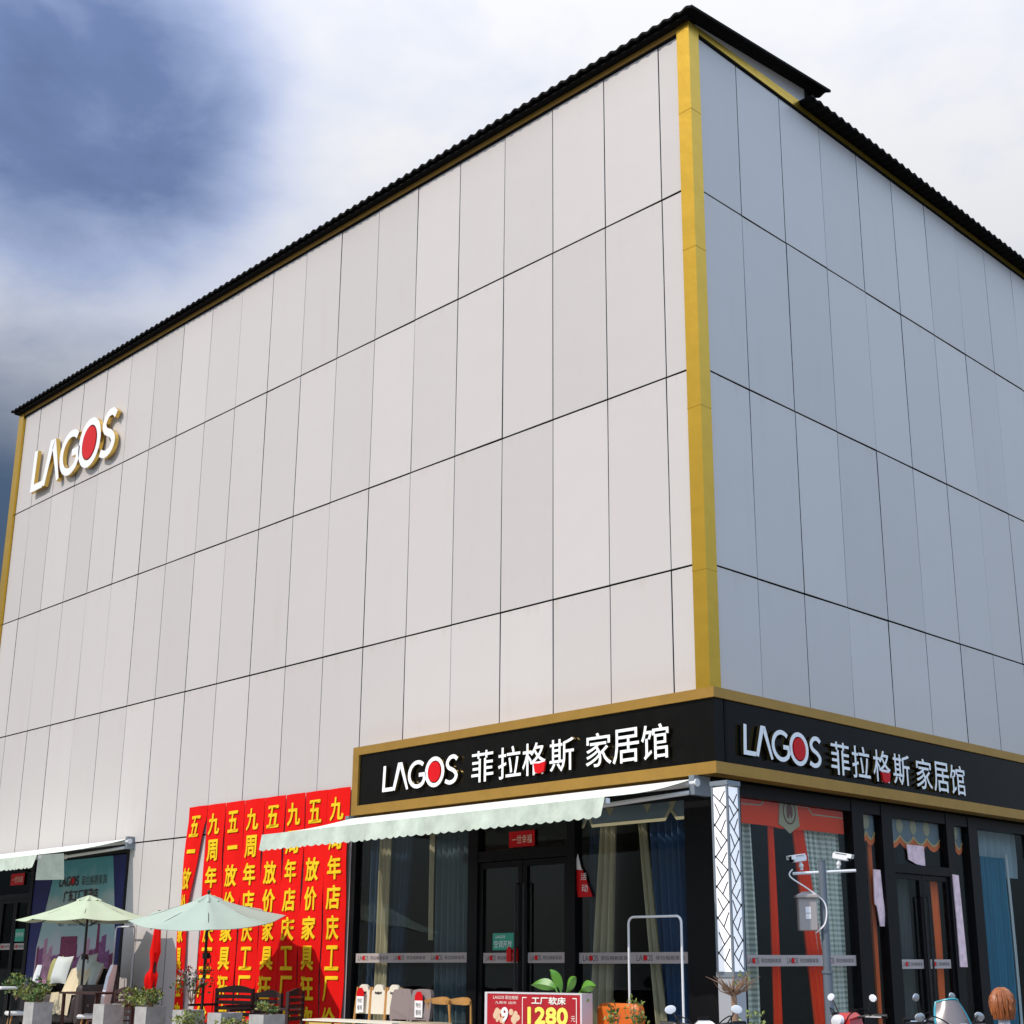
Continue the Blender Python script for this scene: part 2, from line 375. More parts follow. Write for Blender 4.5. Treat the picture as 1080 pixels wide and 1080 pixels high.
def logo(parent, P, x0, x1, z0, z1, d0, d1, sw=0.15, faces=None):
    """five raised letters, unit height, width 4.3"""
    faces = faces or [M_WHITE, M_GOLDL]
    sx = (x1-x0)/4.3; sz = z1-z0
    Q = lambda a, b, d: P(x0+a*sx, z0+b*sz, d)
    def one(fn):
        mb = MB(); fn(mb); return mb.build('letter', faces, parent)
    one(lambda m: stroke(m, [(0.10, 1.0), (0.06, 0.07), (0.62, 0.07)], sw, Q, d0, d1))
    one(lambda m: stroke(m, [(0.66, 0.01), (0.95, 0.96), (1.06, 0.96), (1.44, -0.02)], [sw, sw*1.25, sw*1.2, sw*0.75], Q, d0-0.004, d1+0.005))
    g = [(1.98+0.46*math.cos(R(a))*1.0, 0.5+0.46*math.sin(R(a))) for a in range(48, 318, 12)] + [(2.36, 0.28), (2.36, 0.47), (2.06, 0.47)]
    one(lambda m: stroke(m, g, sw, Q, d0, d1))
    o = one(lambda m: stroke(m, [(2.92+0.45*math.cos(R(a)), 0.5+0.5*math.sin(R(a))) for a in range(0, 360, 12)], sw, Q, d0, d1, closed=True))
    dm = MB(); dm.prism([(2.92+0.33*math.cos(R(a)), 0.5+0.385*math.sin(R(a))) for a in range(0, 360, 15)], Q, d0, d1+0.012)
    dm.build('red_dot', M_RED, o)
    s_ = spline([(4.12, 0.86), (3.96, 0.97), (3.74, 0.94), (3.60, 0.76), (3.68, 0.58), (3.94, 0.45), (4.08, 0.28), (3.98, 0.09), (3.74, 0.02), (3.50, 0.10)], 5)
    one(lambda m: stroke(m, s_, sw, Q, d0, d1))

# ================================================================== SETTING
g = MB(); g.quad((-400, -400, 0), (400, -400, 0), (400, 400, 0), (-400, 400, 0))
struct(g.build('ground', mat('asphalt', (0.10, 0.10, 0.095), 0.9, var=0.2, vscale=0.8, bump=0.3, bscale=40)))
g = MB(); g.box(-26, 3.2, -4.6, -0.02, -0.05, 0.12); g.box(0.02, 3.2, -0.02, 24, -0.05, 0.12)
struct(g.build('pavement', mat('paving', (0.36, 0.34, 0.31), 0.85, var=0.15, vscale=3, bump=0.15)))

# ================================================================== BUILDING
B = thing('furniture_store', 'large pale panelled box building with black eaves and gold corner trims', 'building')
ZR = [3.99, 7.0214, 10.0564, 13.0826, 15.89]
XL = [-0.19] + [-(0.6294+1.2*k) for k in range(19)] + [-23.12]
YR = [0.19] + [1.2556+1.2196*k for k in range(17)] + [22.0]
def sheet(mb, P, a0, a1, b0, b1, gv=0.008, gh=0.013):
    a0, a1 = min(a0, a1)+gv, max(a0, a1)-gv; b0 += gh; b1 -= gh
    t = [random.uniform(-0.006, 0.006) for _ in range(4)]
    bv = 0.005
    vs = [P(a0, b0, -0.04), P(a1, b0, -0.04), P(a1, b1, -0.04), P(a0, b1, -0.04),
          P(a0, b0, t[0]-bv), P(a1, b0, t[1]-bv), P(a1, b1, t[2]-bv), P(a0, b1, t[3]-bv),
          P(a0+bv, b0+bv, t[0]), P(a1-bv, b0+bv, t[1]), P(a1-bv, b1-bv, t[2]), P(a0+bv, b1-bv, t[3])]
    mb.add(vs, [(8, 9, 10, 11)]); o = len(mb.v)-12
    for i in range(4):
        j = (i+1) % 4; mb.f += [(o+4+i, o+4+j, o+8+j, o+8+i), (o+i, o+j, o+4+j, o+4+i)]; mb.m += [0, 1]
mb = MB(); P = LEFT(0.0)
for i in range(len(XL)-1):
    for j in range(4): sheet(mb, P, XL[i], XL[i+1], ZR[j], ZR[j+1])
low = [-7.93] + [x for x in XL if -15.5 < x < -7.95] + [-15.58]
for i in range(len(low)-1): sheet(mb, P, low[i], low[i+1], 0.12, 3.99)
mb.build('panelled_wall', [M_PANEL, M_CORE], B)
mb = MB(); P = RIGHT(0.0)
for i in range(len(YR)-1):
    for j in range(4): sheet(mb, P, YR[i], YR[i+1], ZR[j], ZR[j+1])
mb.build('panelled_wall', [M_PANEL, M_CORE], B)
core = MB()
core.box(-23.25, -0.05, 0.035, 0.25, 3.95, 15.99); core.box(-0.25, -0.035, 0.25, 22, 3.95, 15.99)
core.box(-23.25, -0.25, 21.8, 22, 0, 16.0); core.box(-23.25, -23.05, 0.25, 21.8, 0, 16.0)
core.box(-15.58, -7.93, 0.035, 0.25, 0, 3.95)
core.box(-23.05, -0.25, 0.25, 21.8, 3.95, 4.1)
core.build('wall_core', M_CORE, B)
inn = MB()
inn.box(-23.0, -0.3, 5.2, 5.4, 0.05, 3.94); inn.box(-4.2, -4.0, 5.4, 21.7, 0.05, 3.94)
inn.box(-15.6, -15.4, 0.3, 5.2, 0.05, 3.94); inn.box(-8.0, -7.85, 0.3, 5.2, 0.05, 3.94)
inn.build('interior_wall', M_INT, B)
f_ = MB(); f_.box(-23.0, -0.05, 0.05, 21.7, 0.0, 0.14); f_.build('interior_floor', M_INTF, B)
# gold corner trims
def trim_L(mb, x0, x1, y, w, z0, z1): pass
ct = MB(); ct.box(-0.19, 0.06, -0.06, 0.035, 5.12, 16.01); ct.box(-0.034, 0.06, 0.035, 0.19, 5.12, 16.01)
for z in (6.9, 9.4, 12.0, 14.4):                                        # sheet laps
    ct.box(-0.193, 0.064, -0.064, -0.056, z, z+0.03); ct.box(0.056, 0.064, -0.056, 0.193, z, z+0.03)
ct.build('corner_trim', M_GOLD, B)
ct = MB(); ct.box(-23.42, -23.13, -0.06, 0.12, 0.12, 16.0); ct.box(-23.42, -23.27, 0.12, 0.5, 0.12, 16.0)
ct.build('corner_trim', M_GOLD, B)
# eave fascia strips and thin shadow gap
ef = MB(); ef.box(-23.12, -0.20, -0.045, 0.03, 15.912, 16.005); ef.build('eave_fascia', M_GOLD2, B); ef = MB(); ef.box(-0.03, 0.045, 0.20, 22, 15.912, 16.005); ef.add([(0.046, 0.2, 16.006), (0.046, 3.05, 16.006), (0.046, 3.05, 16.09), (0.046, 0.2, 16.03), (0.003, 0.2, 16.006), (0.003, 3.05, 16.006), (0.003, 3.05, 16.09), (0.003, 0.2, 16.03)], [(0, 1, 2, 3), (7, 6, 5, 4), (3, 2, 6, 7), (1, 5, 6, 2), (0, 3, 7, 4), (0, 4, 5, 1)]); ef.build('eave_fascia', M_GOLD, B)
eg = MB(); eg.box(-23.12, -0.20, -0.03, 0.03, 15.888, 15.910); eg.box(-0.03, 0.03, 0.20, 22, 15.888, 15.910); eg.build('eave_joint', M_CORE, B)
gi = MB()                                                              # infill under the raised verge
SL = 0.115
gi.add([(0.0, 0.2, 16.008), (0.0, 3.3, 16.008), (0.0, 3.3, 16.09+SL*3.3), (0.0, 0.2, 16.09+SL*0.2), (-0.1, 0.2, 16.008), (-0.1, 3.3, 16.008), (-0.1, 3.3, 16.09+SL*3.3), (-0.1, 0.2, 16.09+SL*0.2)],
       [(0, 1, 2, 3), (7, 6, 5, 4), (0, 4, 5, 1), (1, 5, 6, 2), (2, 6, 7, 3), (3, 7, 4, 0)])
gi.build('gable_infill', M_PANEL, B)
def corrugated(a0, a1, per, amp, n, fn0, fn1, th):
    mb = MB(); cnt = int((a1-a0)/per*n)
    top = []; bot = []
    for i in range(cnt+1):
        a = a0+(a1-a0)*i/cnt; sh = math.sin(math.floor((a-a0)/0.92)*12.9898)*0.5; h = amp*math.sin(2*math.pi*(a-a0)/per)*(1+0.25*sh)+0.012*sh
        top.append((fn0(a, h+th), fn1(a, h+th))); bot.append((fn0(a, 0 if False else h), fn1(a, h)))
    for i in range(cnt):
        mb.quad(top[i][0], top[i+1][0], top[i+1][1], top[i][1]); mb.quad(bot[i][1], bot[i+1][1], bot[i+1][0], bot[i][0])
        mb.quad(bot[i][0], bot[i+1][0], top[i+1][0], top[i][0]); mb.quad(top[i][1], top[i+1][1], bot[i+1][1], bot[i][1])
    for i in (0, cnt): mb.quad(bot[i][0], top[i][0], top[i][1], bot[i][1])
    return mb
EO = 0.23
corrugated(-23.60, 0.27, 0.23, 0.022, 8, lambda a, h: (a, -EO, 16.10+h-SL*EO), lambda a, h: (a, 3.75, 16.10+h+SL*3.75), 0.045).build('roof', M_ROOF, B)
corrugated(3.05, 22.3, 0.23, 0.022, 8, lambda a, h: (0.30, a, 16.04+h), lambda a, h: (-23.3, a, 16.5+h), 0.045).build('roof', M_ROOF, B)
sb = MB(); sb.box(-23.5, 0.10, -0.17, -0.001, 16.012, 16.04); sb.box(-23.5, -0.12, 0.0, 3.6, 16.012, 16.04); sb.build('soffit', M_ROOF, B)
sb = MB(); sb.box(-23.4, 0.02, 3.3, 3.38, 16.1, 16.46); sb.build('roof_step', M_ROOF, B)

# storefront: frames, panes
def frame_part(boxes, name='storefront_frame'):
    mb = MB()
    for b in boxes: mb.box(*b)
    return mb.build(name, M_BLACK, B)
LB = [-7.93, -7.80, -4.88, -4.74, -2.74, -2.58, -0.50, 0.0]
frame_part([(-7.93, -7.80, 0.0, 0.16, 0.12, 3.94), (-4.90, -4.68, -0.01, 0.16, 0.12, 3.94), (-2.74, -2.58, -0.01, 0.16, 0.12, 3.94), (-0.50, 0.0, -0.012, 0.5, 0.12, 3.94),
            (-7.80, -4.90, 0.0, 0.15, 0.12, 0.24), (-2.58, -0.50, 0.0, 0.15, 0.12, 0.24), (-7.80, -4.90, 0.0, 0.15, 3.72, 3.94), (-4.68, -2.74, 0.0, 0.15, 3.72, 3.94), (-2.58, -0.50, 0.0, 0.15, 3.72, 3.94),
            (-4.68, -2.74, 0.0, 0.15, 3.06, 3.22)])
frame_part([(-0.15, 0.0, 0.5, 0.62, 0.12, 3.94), (-0.15, 0.01, 3.42, 3.74, 0.12, 3.94), (-0.15, 0.01, 4.27, 4.58, 0.12, 3.94), (-0.15, 0.01, 6.30, 6.56, 0.12, 3.94), (-0.15, 0.01, 7.06, 7.38, 0.12, 3.94),
            (-0.15, 0.01, 9.35, 9.60, 0.12, 3.94), (-0.15, 0.01, 11.8, 12.05, 0.12, 3.94), (-0.15, 0.01, 12.05, 21.9, 0.12, 3.94),
            (-0.15, 0.0, 0.62, 3.42, 0.12, 0.24), (-0.15, 0.0, 3.74, 4.27, 0.12, 0.24), (-0.15, 0.0, 6.56, 7.06, 0.12, 0.24), (-0.15, 0.0, 7.38, 9.35, 0.12, 0.24), (-0.15, 0.0, 9.60, 11.8, 0.12, 0.24),
            (-0.15, 0.0, 0.62, 3.42, 3.76, 3.94), (-0.15, 0.0, 3.74, 4.27, 3.76, 3.94), (-0.15, 0.0, 4.58, 6.30, 3.76, 3.94), (-0.15, 0.0, 6.56, 7.06, 3.76, 3.94), (-0.15, 0.0, 7.38, 9.35, 3.76, 3.94), (-0.15, 0.0, 9.60, 11.8, 3.76, 3.94),
            (-0.15, 0.008, 4.58, 6.30, 2.90, 3.04)])
def band(parent, P, a0, a1, z0, z1, n):
    mb = MB(); mb.prism([(a0, z0), (a1, z0), (a1, z1), (a0, z1)], P, 0.004, 0.007)
    o = mb.build('sticker_band', M_STICK, parent)
    tx = MB(); h = z1-z0; w = (a1-a0)/n; tw = min(0.86, w*0.85)
    for k in range(n):
        c = a0+w*(k+0.5)-tw/2
        put_text(tx, 'LAGOS', P, c, c+tw*0.34, z0+h*0.24, z1-h*0.24, 0.009, 0.009, 0)
        put_text(tx, '菲拉格斯家具', P, c+tw*0.4, c+tw, z0+h*0.3, z1-h*0.3, 0.009, 0.009, 0)
        tx.prism([(c+tw*0.185+0.035*math.cos(R(a)), z0+h/2+h*0.26*math.sin(R(a))) for a in range(0, 360, 30)], P, 0.009, 0.011, 1)
    tx.build('lettering', [M_INK, M_RED], o)
def window(P, a0, a1, z0, z1, bands=None, name='window'):
    mb = MB(); mb.prism([(a0, z0), (a1, z0), (a1, z1), (a0, z1)], P, 0.0, -0.012)
    w = mb.build(name, M_GLASS, B)
    if bands: band(w, P, *bands)
    return w
PL = LEFT(0.06); PR = RIGHT(-0.06)
window(PL, -7.80, -4.90, 0.24, 3.72, (-7.76, -4.94, 1.55, 1.70, 3))
window(PL, -2.58, -0.50, 0.24, 3.72, (-2.56, -0.52, 1.53, 1.68, 2))
window(PL, -4.68, -2.74, 3.22, 3.72)
window(PR, 0.62, 3.42, 0.24, 3.76, (0.64, 3.40, 1.49, 1.64, 3))
window(PR, 3.74, 4.27, 0.24, 3.76); window(PR, 6.56, 7.06, 0.24, 3.76); window(PR, 4.58, 6.30, 3.04, 3.76)
window(PR, 7.38, 9.35, 0.24, 3.76); window(PR, 9.60, 11.8, 0.24, 3.76)
def door_leaf(P, a0, a1, z0, z1, stile, hinge, bandz=None, handle=None):
    mb = MB()
    for (b0, b1, c0, c1) in ((a0, a0+stile, z0, z1), (a1-stile, a1, z0, z1), (a0+stile, a1-stile, z1-stile, z1), (a0+stile, a1-stile, z0, z0+0.22)):
        mb.prism([(b0, c0), (b1, c0), (b1, c1), (b0, c1)], P, -0.03, 0.03)
    d = mb.build('door', M_BLACK, B)
    gm = MB(); gm.prism([(a0+stile, z0+0.22), (a1-stile, z0+0.22), (a1-stile, z1-stile), (a0+stile, z1-stile)], P, -0.006, 0.006); gm.build('pane', M_GLASS, d)
    if handle is not None:
        hm = MB(); p = [P(handle, z0+0.55, 0.03), P(handle, z0+0.55, 0.09), P(handle, z1-0.35, 0.09), P(handle, z1-0.35, 0.03)]
        hm.tube(p, 0.018, 8); hm.build('handle', M_DKM, d)
    if bandz: band(d, (lambda a, b, dd: P(a, b, dd+0.006)), a0+stile+0.01, a1-stile-0.01, bandz[0], bandz[1], 1)
    return d
door_leaf(PL, -4.68, -3.715, 0.14, 3.05, 0.09, 0, (1.54, 1.69), -3.80)
door_leaf(PL, -3.705, -2.74, 0.14, 3.05, 0.09, 1, (1.54, 1.69), -3.62)
door_leaf(PR, 4.58, 5.435, 0.14, 2.89, 0.08, 0, (1.44, 1.58), 5.37)
door_leaf(PR, 5.445, 6.30, 0.14, 2.89, 0.08, 1, (1.44, 1.58), 5.51)
# wing shop (far end of the front wall)
frame_part([(-15.66, -15.56, -0.01, 0.16, 0.12, 3.94), (-20.02, -19.86, -0.01, 0.16, 0.12, 3.94), (-23.1, -22.9, -0.01, 0.16, 0.12, 3.94), (-22.9, -20.02, 0.0, 0.15, 3.0, 3.12), (-22.9, -15.66, 0.0, 0.15, 3.80, 3.94)])
window(PL, -22.9, -20.02, 3.12, 3.80)
door_leaf(PL, -22.9, -21.47, 0.14, 3.0, 0.1, 0, (1.78, 1.93)); door_leaf(PL, -21.46, -20.74, 0.14, 3.0, 0.08, 0, (1.86, 2.0)); door_leaf(PL, -20.73, -20.02, 0.14, 3.0, 0.08, 0, (1.86, 2.0))

# ================================================================== SHOP SIGN (corner fascia)
S = thing('shop_sign', 'long black and gold fascia sign with white raised characters wrapping the corner above the shopfront', 'sign', (0, 0, 3.97))
mb = MB(); mb.box(-7.42, 0.27, -0.27, -0.05, 4.13, 5.0); mb.box(0.05, 0.27, -0.05, 14.0, 4.13, 5.0); mb.build('black_panel', M_FASC, S)
mb = MB()
for z0, z1 in ((3.97, 4.13), (5.0, 5.14)):
    mb.box(-7.58, 0.30, -0.31, -0.05, z0, z1); mb.box(0.05, 0.31, -0.05, 14.0, z0, z1); mb.box(0.30, 0.31, -0.31, -0.05, z0, z1)
mb.box(-7.58, -7.42, -0.31, -0.05, 4.13, 5.0)
mb.build('gold_frame', M_GOLD2, S)
mb = MB(); mb.box(-7.55, 0.28, -0.05, 0.0, 4.0, 5.1); mb.box(0.0, 0.05, 0.0, 14, 4.0, 5.1); mb.build('backing', M_CORE, S)
CH = '菲拉格斯家居馆'
def sign_chars(P, starts, w, z0, z1):
    for c, a in zip(CH, starts):
        m = MB(); put_text(m, c, P, a, a+w, z0, z1, 0.03, 0.072, 0, 1, off=0.006)
        m.build('character', [M_WHITE, M_GOLDL], S)
        m = MB()                                                        # stand-off pins
logo(S, LEFT(-0.27), -6.70, -4.75, 4.30, 4.73, 0.03, 0.072)
sign_chars(LEFT(-0.27), [-4.49, -3.88, -3.35, -2.77, -2.03, -1.51, -0.97], 0.50, 4.25, 4.74)
logo(S, RIGHT(0.27), 0.28, 2.23, 4.275, 4.695, 0.03, 0.072)
sign_chars(RIGHT(0.27), [2.42, 2.99, 3.58, 4.16, 4.86, 5.41, 5.95], 0.50, 4.21, 4.70)
for P, a, z in ((LEFT(-0.345), -3.08, 4.26), (RIGHT(0.345), 3.77, 4.20)):
    m = MB(); m.prism([(a, z+0.16), (a+0.03, z+0.02), (a+0.12, z), (a+0.22, z+0.03), (a+0.25, z+0.17), (a+0.12, z+0.15)], P, 0.0, 0.03); 
    tag(m.build('red_tag', M_RED), 'small red cloth tag hanging on the fascia character on the %s' % ('sunlit wall side' if a < 0 else 'shaded wall side'), 'tag', 'red tags on the fascia')

WS = thing('wall_sign', 'white and gold raised brand lettering with red egg high on the pale front wall', 'sign', (-19.6, 0, 13.3))
logo(WS, LEFT(-0.02), -22.0, -17.5, 13.40, 14.52, 0.03, 0.13, sw=0.17)

# ================================================================== AWNINGS
def awning(x0, x1, yr, zr, yf, zf, label, skirt_n, flap=False):
    A = thing('awning', label, 'awning', (x0, yr, zr), group='retractable awnings on the front wall')
    mb = MB(); nx, ny = 30, 6; g_ = []
    for j in range(ny+1):
        v = j/ny
        for i in range(nx+1):
            u = i/nx; x = x0+0.06+(x1-x0-0.12)*u
            z = zr+0.05+(zf-zr)*v - 0.05*math.sin(math.pi*v)*(0.7+0.3*math.sin(u*9)) 
            g_.append((x, yr+(yf-0.045-yr)*v, z))
    o_ = nx+1
    for j in range(ny):
        for i in range(nx):
            a, b, c, d = g_[j*o_+i], g_[j*o_+i+1], g_[(j+1)*o_+i+1], g_[(j+1)*o_+i]
            mb.quad(a, b, c, d)
    mb.build('fabric_canopy', M_AWN, A, True)
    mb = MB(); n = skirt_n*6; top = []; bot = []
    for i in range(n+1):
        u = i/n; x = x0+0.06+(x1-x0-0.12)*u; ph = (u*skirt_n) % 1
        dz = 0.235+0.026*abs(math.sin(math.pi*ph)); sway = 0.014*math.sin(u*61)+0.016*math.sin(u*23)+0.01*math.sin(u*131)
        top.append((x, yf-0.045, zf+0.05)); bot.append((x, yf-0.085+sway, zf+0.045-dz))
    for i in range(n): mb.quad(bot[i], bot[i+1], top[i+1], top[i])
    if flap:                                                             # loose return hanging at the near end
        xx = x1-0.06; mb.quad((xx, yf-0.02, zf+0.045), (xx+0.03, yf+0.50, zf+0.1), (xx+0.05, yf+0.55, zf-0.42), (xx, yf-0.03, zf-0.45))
    mb.build('scalloped_valance', mat('awning_cloth_shaded', (0.48, 0.54, 0.45), 0.85, var=0.22, vscale=3.5), A, True)  # same cloth as the canopy, with its shaded look put into a darker colour
    mb = MB(); mb.tube([(x0, yr, zr), (x1+0.05, yr, zr)], 0.055, 12); mb.build('roller', M_STEEL, A, True)
    mb = MB(); mb.box(x0+0.05, x1-0.05, yf-0.018, yf+0.04, zf-0.03, zf+0.035); mb.build('front_bar', M_STEEL, A)
    for xx in (x0+0.02, x1-0.06):
        mb = MB(); mb.box(xx, xx+0.09, yr-0.05, yr+0.30, zr-0.16, zr+0.10); mb.build('bracket', M_GREYM, A)
    for s_, xx in ((1, x0+0.3), (-1, x1-0.3)):
        el = Vector((xx+s_*0.75, (yr+yf)/2+0.1, (zr+zf)/2-0.10)); 
        mb = MB(); mb.tube([(xx-s_*0.25, yr, zr-0.12), el], 0.03, 8); mb.tube([el, (xx+s_*0.1, yf+0.03, zf-0.01)], 0.026, 8); mb.ell(el, 0.05, 0.05, 0.05, 8, 6)
        mb.build('folding_arm', M_STEEL, A, True)
    return A
awning(-7.62, -0.02, -0.36, 3.86, -2.05, 3.49, 'long pale green scalloped awning under the black fascia sign', 44)
awning(-22.9, -15.42, -0.12, 4.02, -2.02, 3.60, 'pale green awning over the shop door beside the blue edged poster', 44, True)

# ================================================================== RED BANNERS
BX = [-13.22, -12.55, -11.88, -11.23, -10.56, -9.89, -9.27, -8.61, -7.95]
TA = '九周年店庆工厂价'; TB = '五一放价家具狂欢会'
names = ['twisted and blown loose at the far end', 'beside the loose twisted one, starting with the character nine', 'starting with the character five, above the black slatted bench', 'starting with nine, its second half behind the pale parasol tip',
         'starting with five, where the awning tip begins', 'starting with nine, second in from the awning tip', 'starting with five, next to the banner nearest the fascia', 'starting with nine, touching the fascia sign end']
for i in range(8):
    x0, x1 = BX[i]+0.010, BX[i+1]-0.010
    T = TB if i % 2 == 0 else TA
    ztop = 4.56-0.005*i; zb = 0.02
    rnd = random.Random(i)
    ph = rnd.random()*6
    def warp(x, z, i=i, x0=x0, x1=x1, ph=ph, ztop=ztop):
        u = (x-x0)/(x1-x0); t = ztop-z
        y = -0.055-0.018*math.sin(u*math.pi)-0.016*math.sin(z*1.7+ph)*min(1, t)-0.010*math.sin(z*4.3+u*4+ph)*min(1, t)-0.006*math.sin(z*2.2-u*9+2*ph)
        if i == 0:
            k = min(1, max(0, t-0.25)/1.7); w = 1-0.66*k**0.8
            x = x0+(u*w)*(x1-x0)+0.03*math.sin(2.2*t)*k; ang = k*1.25
            y = y-(1-u)*(x1-x0)*w*math.sin(ang)*0.22-0.02*math.sin(math.pi*k)
        return Vector((x, y, z))
    mb = MB(); nz, nx = 48, 6; vs = []
    for b_ in (0, 1):
        for j in range(nz+1):
            for k in range(nx+1):
                p = warp(x0+(x1-x0)*k/nx, ztop+(zb-ztop)*j/nz); p.y += 0.006*b_; vs.append(p)
    st = (nz+1)*(nx+1); fs = []
    for j in range(nz):
        for k in range(nx):
            a = j*(nx+1)+k; fs.append((a, a+1, a+nx+2, a+nx+1)); fs.append((st+a+nx+1, st+a+nx+2, st+a+1, st+a))
    for j in range(nz):
        a = j*(nx+1); fs.append((a, a+nx+1, st+a+nx+1, st+a)); a += nx; fs.append((a, st+a, st+a+nx+1, a+nx+1))
    mb.add(vs, fs)
    o = mb.build('banner', M_BAN, None, True)
    tag(o, 'red banner with yellow characters, ' + names[i], 'banner', 'red vertical banners on the front wall')
    W = (x1-x0); cw = 0.385; ch = 0.415
    for k, c in enumerate(T):
        zc = 4.165-0.507*k
        if zc-ch/2 < zb+0.02: break
        tx = MB()
        xc = (x0+x1)/2
        if c == '一': stroke(tx, [(xc-cw*0.45+cw*0.09*q, zc+0.02) for q in range(11)], 0.075, lambda a, b, d: warp(a, b)+Vector((0, -0.012-d, 0)), 0, 0.004, 0, 0)
        else: bold_text(tx, c, lambda a, b, d: warp(a, b)+Vector((0, -0.016-d, 0)), xc-cw/2, xc+cw/2, zc-ch/2, zc+ch/2, 0, 0.013)
        tx.build('character', M_YEL, o)

# ================================================================== POSTER IN THE WING SHOP
def poster_mat():
    m = mat('poster_print', (0.5, 0.6, 0.6), 0.6); t = m.node_tree; b = t.nodes['Principled BSDF']
    co = N(t, 'ShaderNodeTexCoord'); s = N(t, 'ShaderNodeSeparateXYZ'); t.links.new(co.outputs['Object'], s.inputs[0])
    n = N(t, 'ShaderNodeTexNoise'); n.inputs['Scale'].default_value = 1.3; n.inputs['Detail'].default_value = 4; t.links.new(co.outputs['Object'], n.inputs[0])
    k = mathn(t, 'ADD', mathn(t, 'DIVIDE', s.outputs[2], 3.4), mathn(t, 'MULTIPLY', mathn(t, 'SUBTRACT', n.outputs[0], 0.5), 0.35))
    t.links.new(ramp(t, k, [(0.30, (0.44, 0.30, 0.40)), (0.45, (0.42, 0.45, 0.48)), (0.58, (0.30, 0.44, 0.44)), (0.72, (0.38, 0.48, 0.45)), (0.84, (0.17, 0.40, 0.42)), (0.95, (0.08, 0.32, 0.36))]), b.inputs['Base Color'])
    return m
PO = thing('poster', 'tall printed poster of a purple city skyline under a teal sky with dark characters', 'poster', (-17.6, 0.02, 0.35))
pm = MB(); pm.prism([(-19.85, 0.35), (-15.68, 0.35), (-15.68, 3.78), (-19.85, 3.78)], LEFT(0.02), -0.02, 0.0); pm.build('printed_sheet', poster_mat(), PO)
blue = mat('poster_navy', (0.012, 0.015, 0.11), 0.7, var=0.25, vscale=3)
for pts in ([(-19.85, 0.35), (-19.52, 0.35), (-19.45, 1.9), (-19.15, 2.8), (-18.85, 3.78), (-19.85, 3.78)], [(-15.68, 0.35), (-15.80, 0.35), (-15.9, 2.0), (-16.1, 3.0), (-16.28, 3.78), (-15.68, 3.78)]):
    pm = MB(); pm.prism(pts, LEFT(0.02), 0.004, 0.007); pm.build('printed_border', blue, PO)
sk = MB(); rnd = random.Random(3); x = -19.4
while x < -15.95:
    w = rnd.uniform(0.06, 0.22); h = rnd.uniform(0.15, 0.75)
    h *= 0.55 if -18.6 < x < -17.9 else 1
    sk.prism([(x, 0.4), (min(x+w, -15.86), 0.4), (min(x+w, -15.86), 1.55+h*0.8), (x, 1.5+h*0.8)], LEFT(0.02), 0.003, 0.0045, rnd.choice((0, 0, 1, 2))); x += w+0.004
sk.prism([(-18.3, 1.6), (-17.55, 1.6), (-17.55, 2.12), (-18.3, 2.12)], LEFT(0.02), 0.005, 0.0065, 1)
sk.prism([(-16.72, 1.6), (-16.56, 1.6), (-16.60, 2.42), (-16.68, 2.42)], LEFT(0.02), 0.005, 0.0065, 1)
sk.build('printed_skyline', [mat('print_purple', (0.20, 0.06, 0.17), 0.7, var=0.6, vscale=9), mat('print_plum', (0.17, 0.02, 0.07), 0.7, var=0.6, vscale=10), mat('print_pink', (0.40, 0.20, 0.28), 0.7, var=0.5, vscale=8)], PO)
tx = MB(); Pp = LEFT(0.02)
bold_text(tx, 'LAGOS', Pp, -18.62, -17.72, 3.20, 3.42, 0.008, 0.007)
tx.prism([(-18.02+0.10*math.cos(R(a)), 3.31+0.09*math.sin(R(a))) for a in range(0, 360, 20)], Pp, 0.008, 0.010, 1)
put_text(tx, '菲拉格斯家具', Pp, -17.60, -16.46, 3.19, 3.40, 0.008, 0.008, 0)
bold_text(tx, '广东工厂直营店', Pp, -18.36, -16.80, 2.86, 3.12, 0.008, 0.006)
put_text(tx, '客户订制 品质 首选', Pp, -18.5, -16.6, 2.34, 2.52, 0.008, 0.008, 0)
tx.build('lettering', [M_INK, M_RED], PO)

# ================================================================== CURTAINS AND SIGNS BEHIND THE GLASS
def curtain(P, a0t, a1t, a0b, a1b, zt, zb, m, label, waves=6, amp=0.05, mid=None, group=None, cat='curtain'):
    mb = MB(); nu = waves*8; nv = 14; vs = []; uvs = []
    for j in range(nv+1):
        v = j/nv
        if mid is None: l, r = a0t+(a0b-a0t)*v, a1t+(a1b-a1t)*v
        else:
            vm, ml, mr_ = mid; s_ = min(1, v/vm) if v < vm else 1-(v-vm)/(1-vm)
            s_ = s_*s_*(3-2*s_)
            l = (a0t+(a0b-a0t)*v)*(1-s_)+ml*s_; r = (a1t+(a1b-a1t)*v)*(1-s_)+mr_*s_
        for i in range(nu+1):
            u = i/nu; d = amp*math.sin(u*waves*2*math.pi+0.6*math.sin(v*3))+0.3*amp*math.sin(u*waves*4.7+1)
            vs.append(P(l+(r-l)*u, zt+(zb-zt)*v, d)); uvs.append((u*abs(a1t-a0t)/2, v*(zt-zb)/3.4))
    n0 = len(vs); vs2 = [v - (P(0, 0, 0.004)-P(0, 0, 0)) for v in vs]
    fs = []
    for j in range(nv):
        for i in range(nu):
            a = j*(nu+1)+i; fs.append((a, a+1, a+nu+2, a+nu+1)); fs.append((n0+a+nu+1, n0+a+nu+2, n0+a+1, n0+a))
    mb.add(vs+vs2, fs); mb.uv = {i: q for i, q in enumerate(uvs+uvs)}
    return tag(mb.build('curtain', m, None, True), label, cat, group)
C0 = LEFT(0.34); C1 = LEFT(0.24); D0 = RIGHT(-0.27); D1 = RIGHT(-0.20)
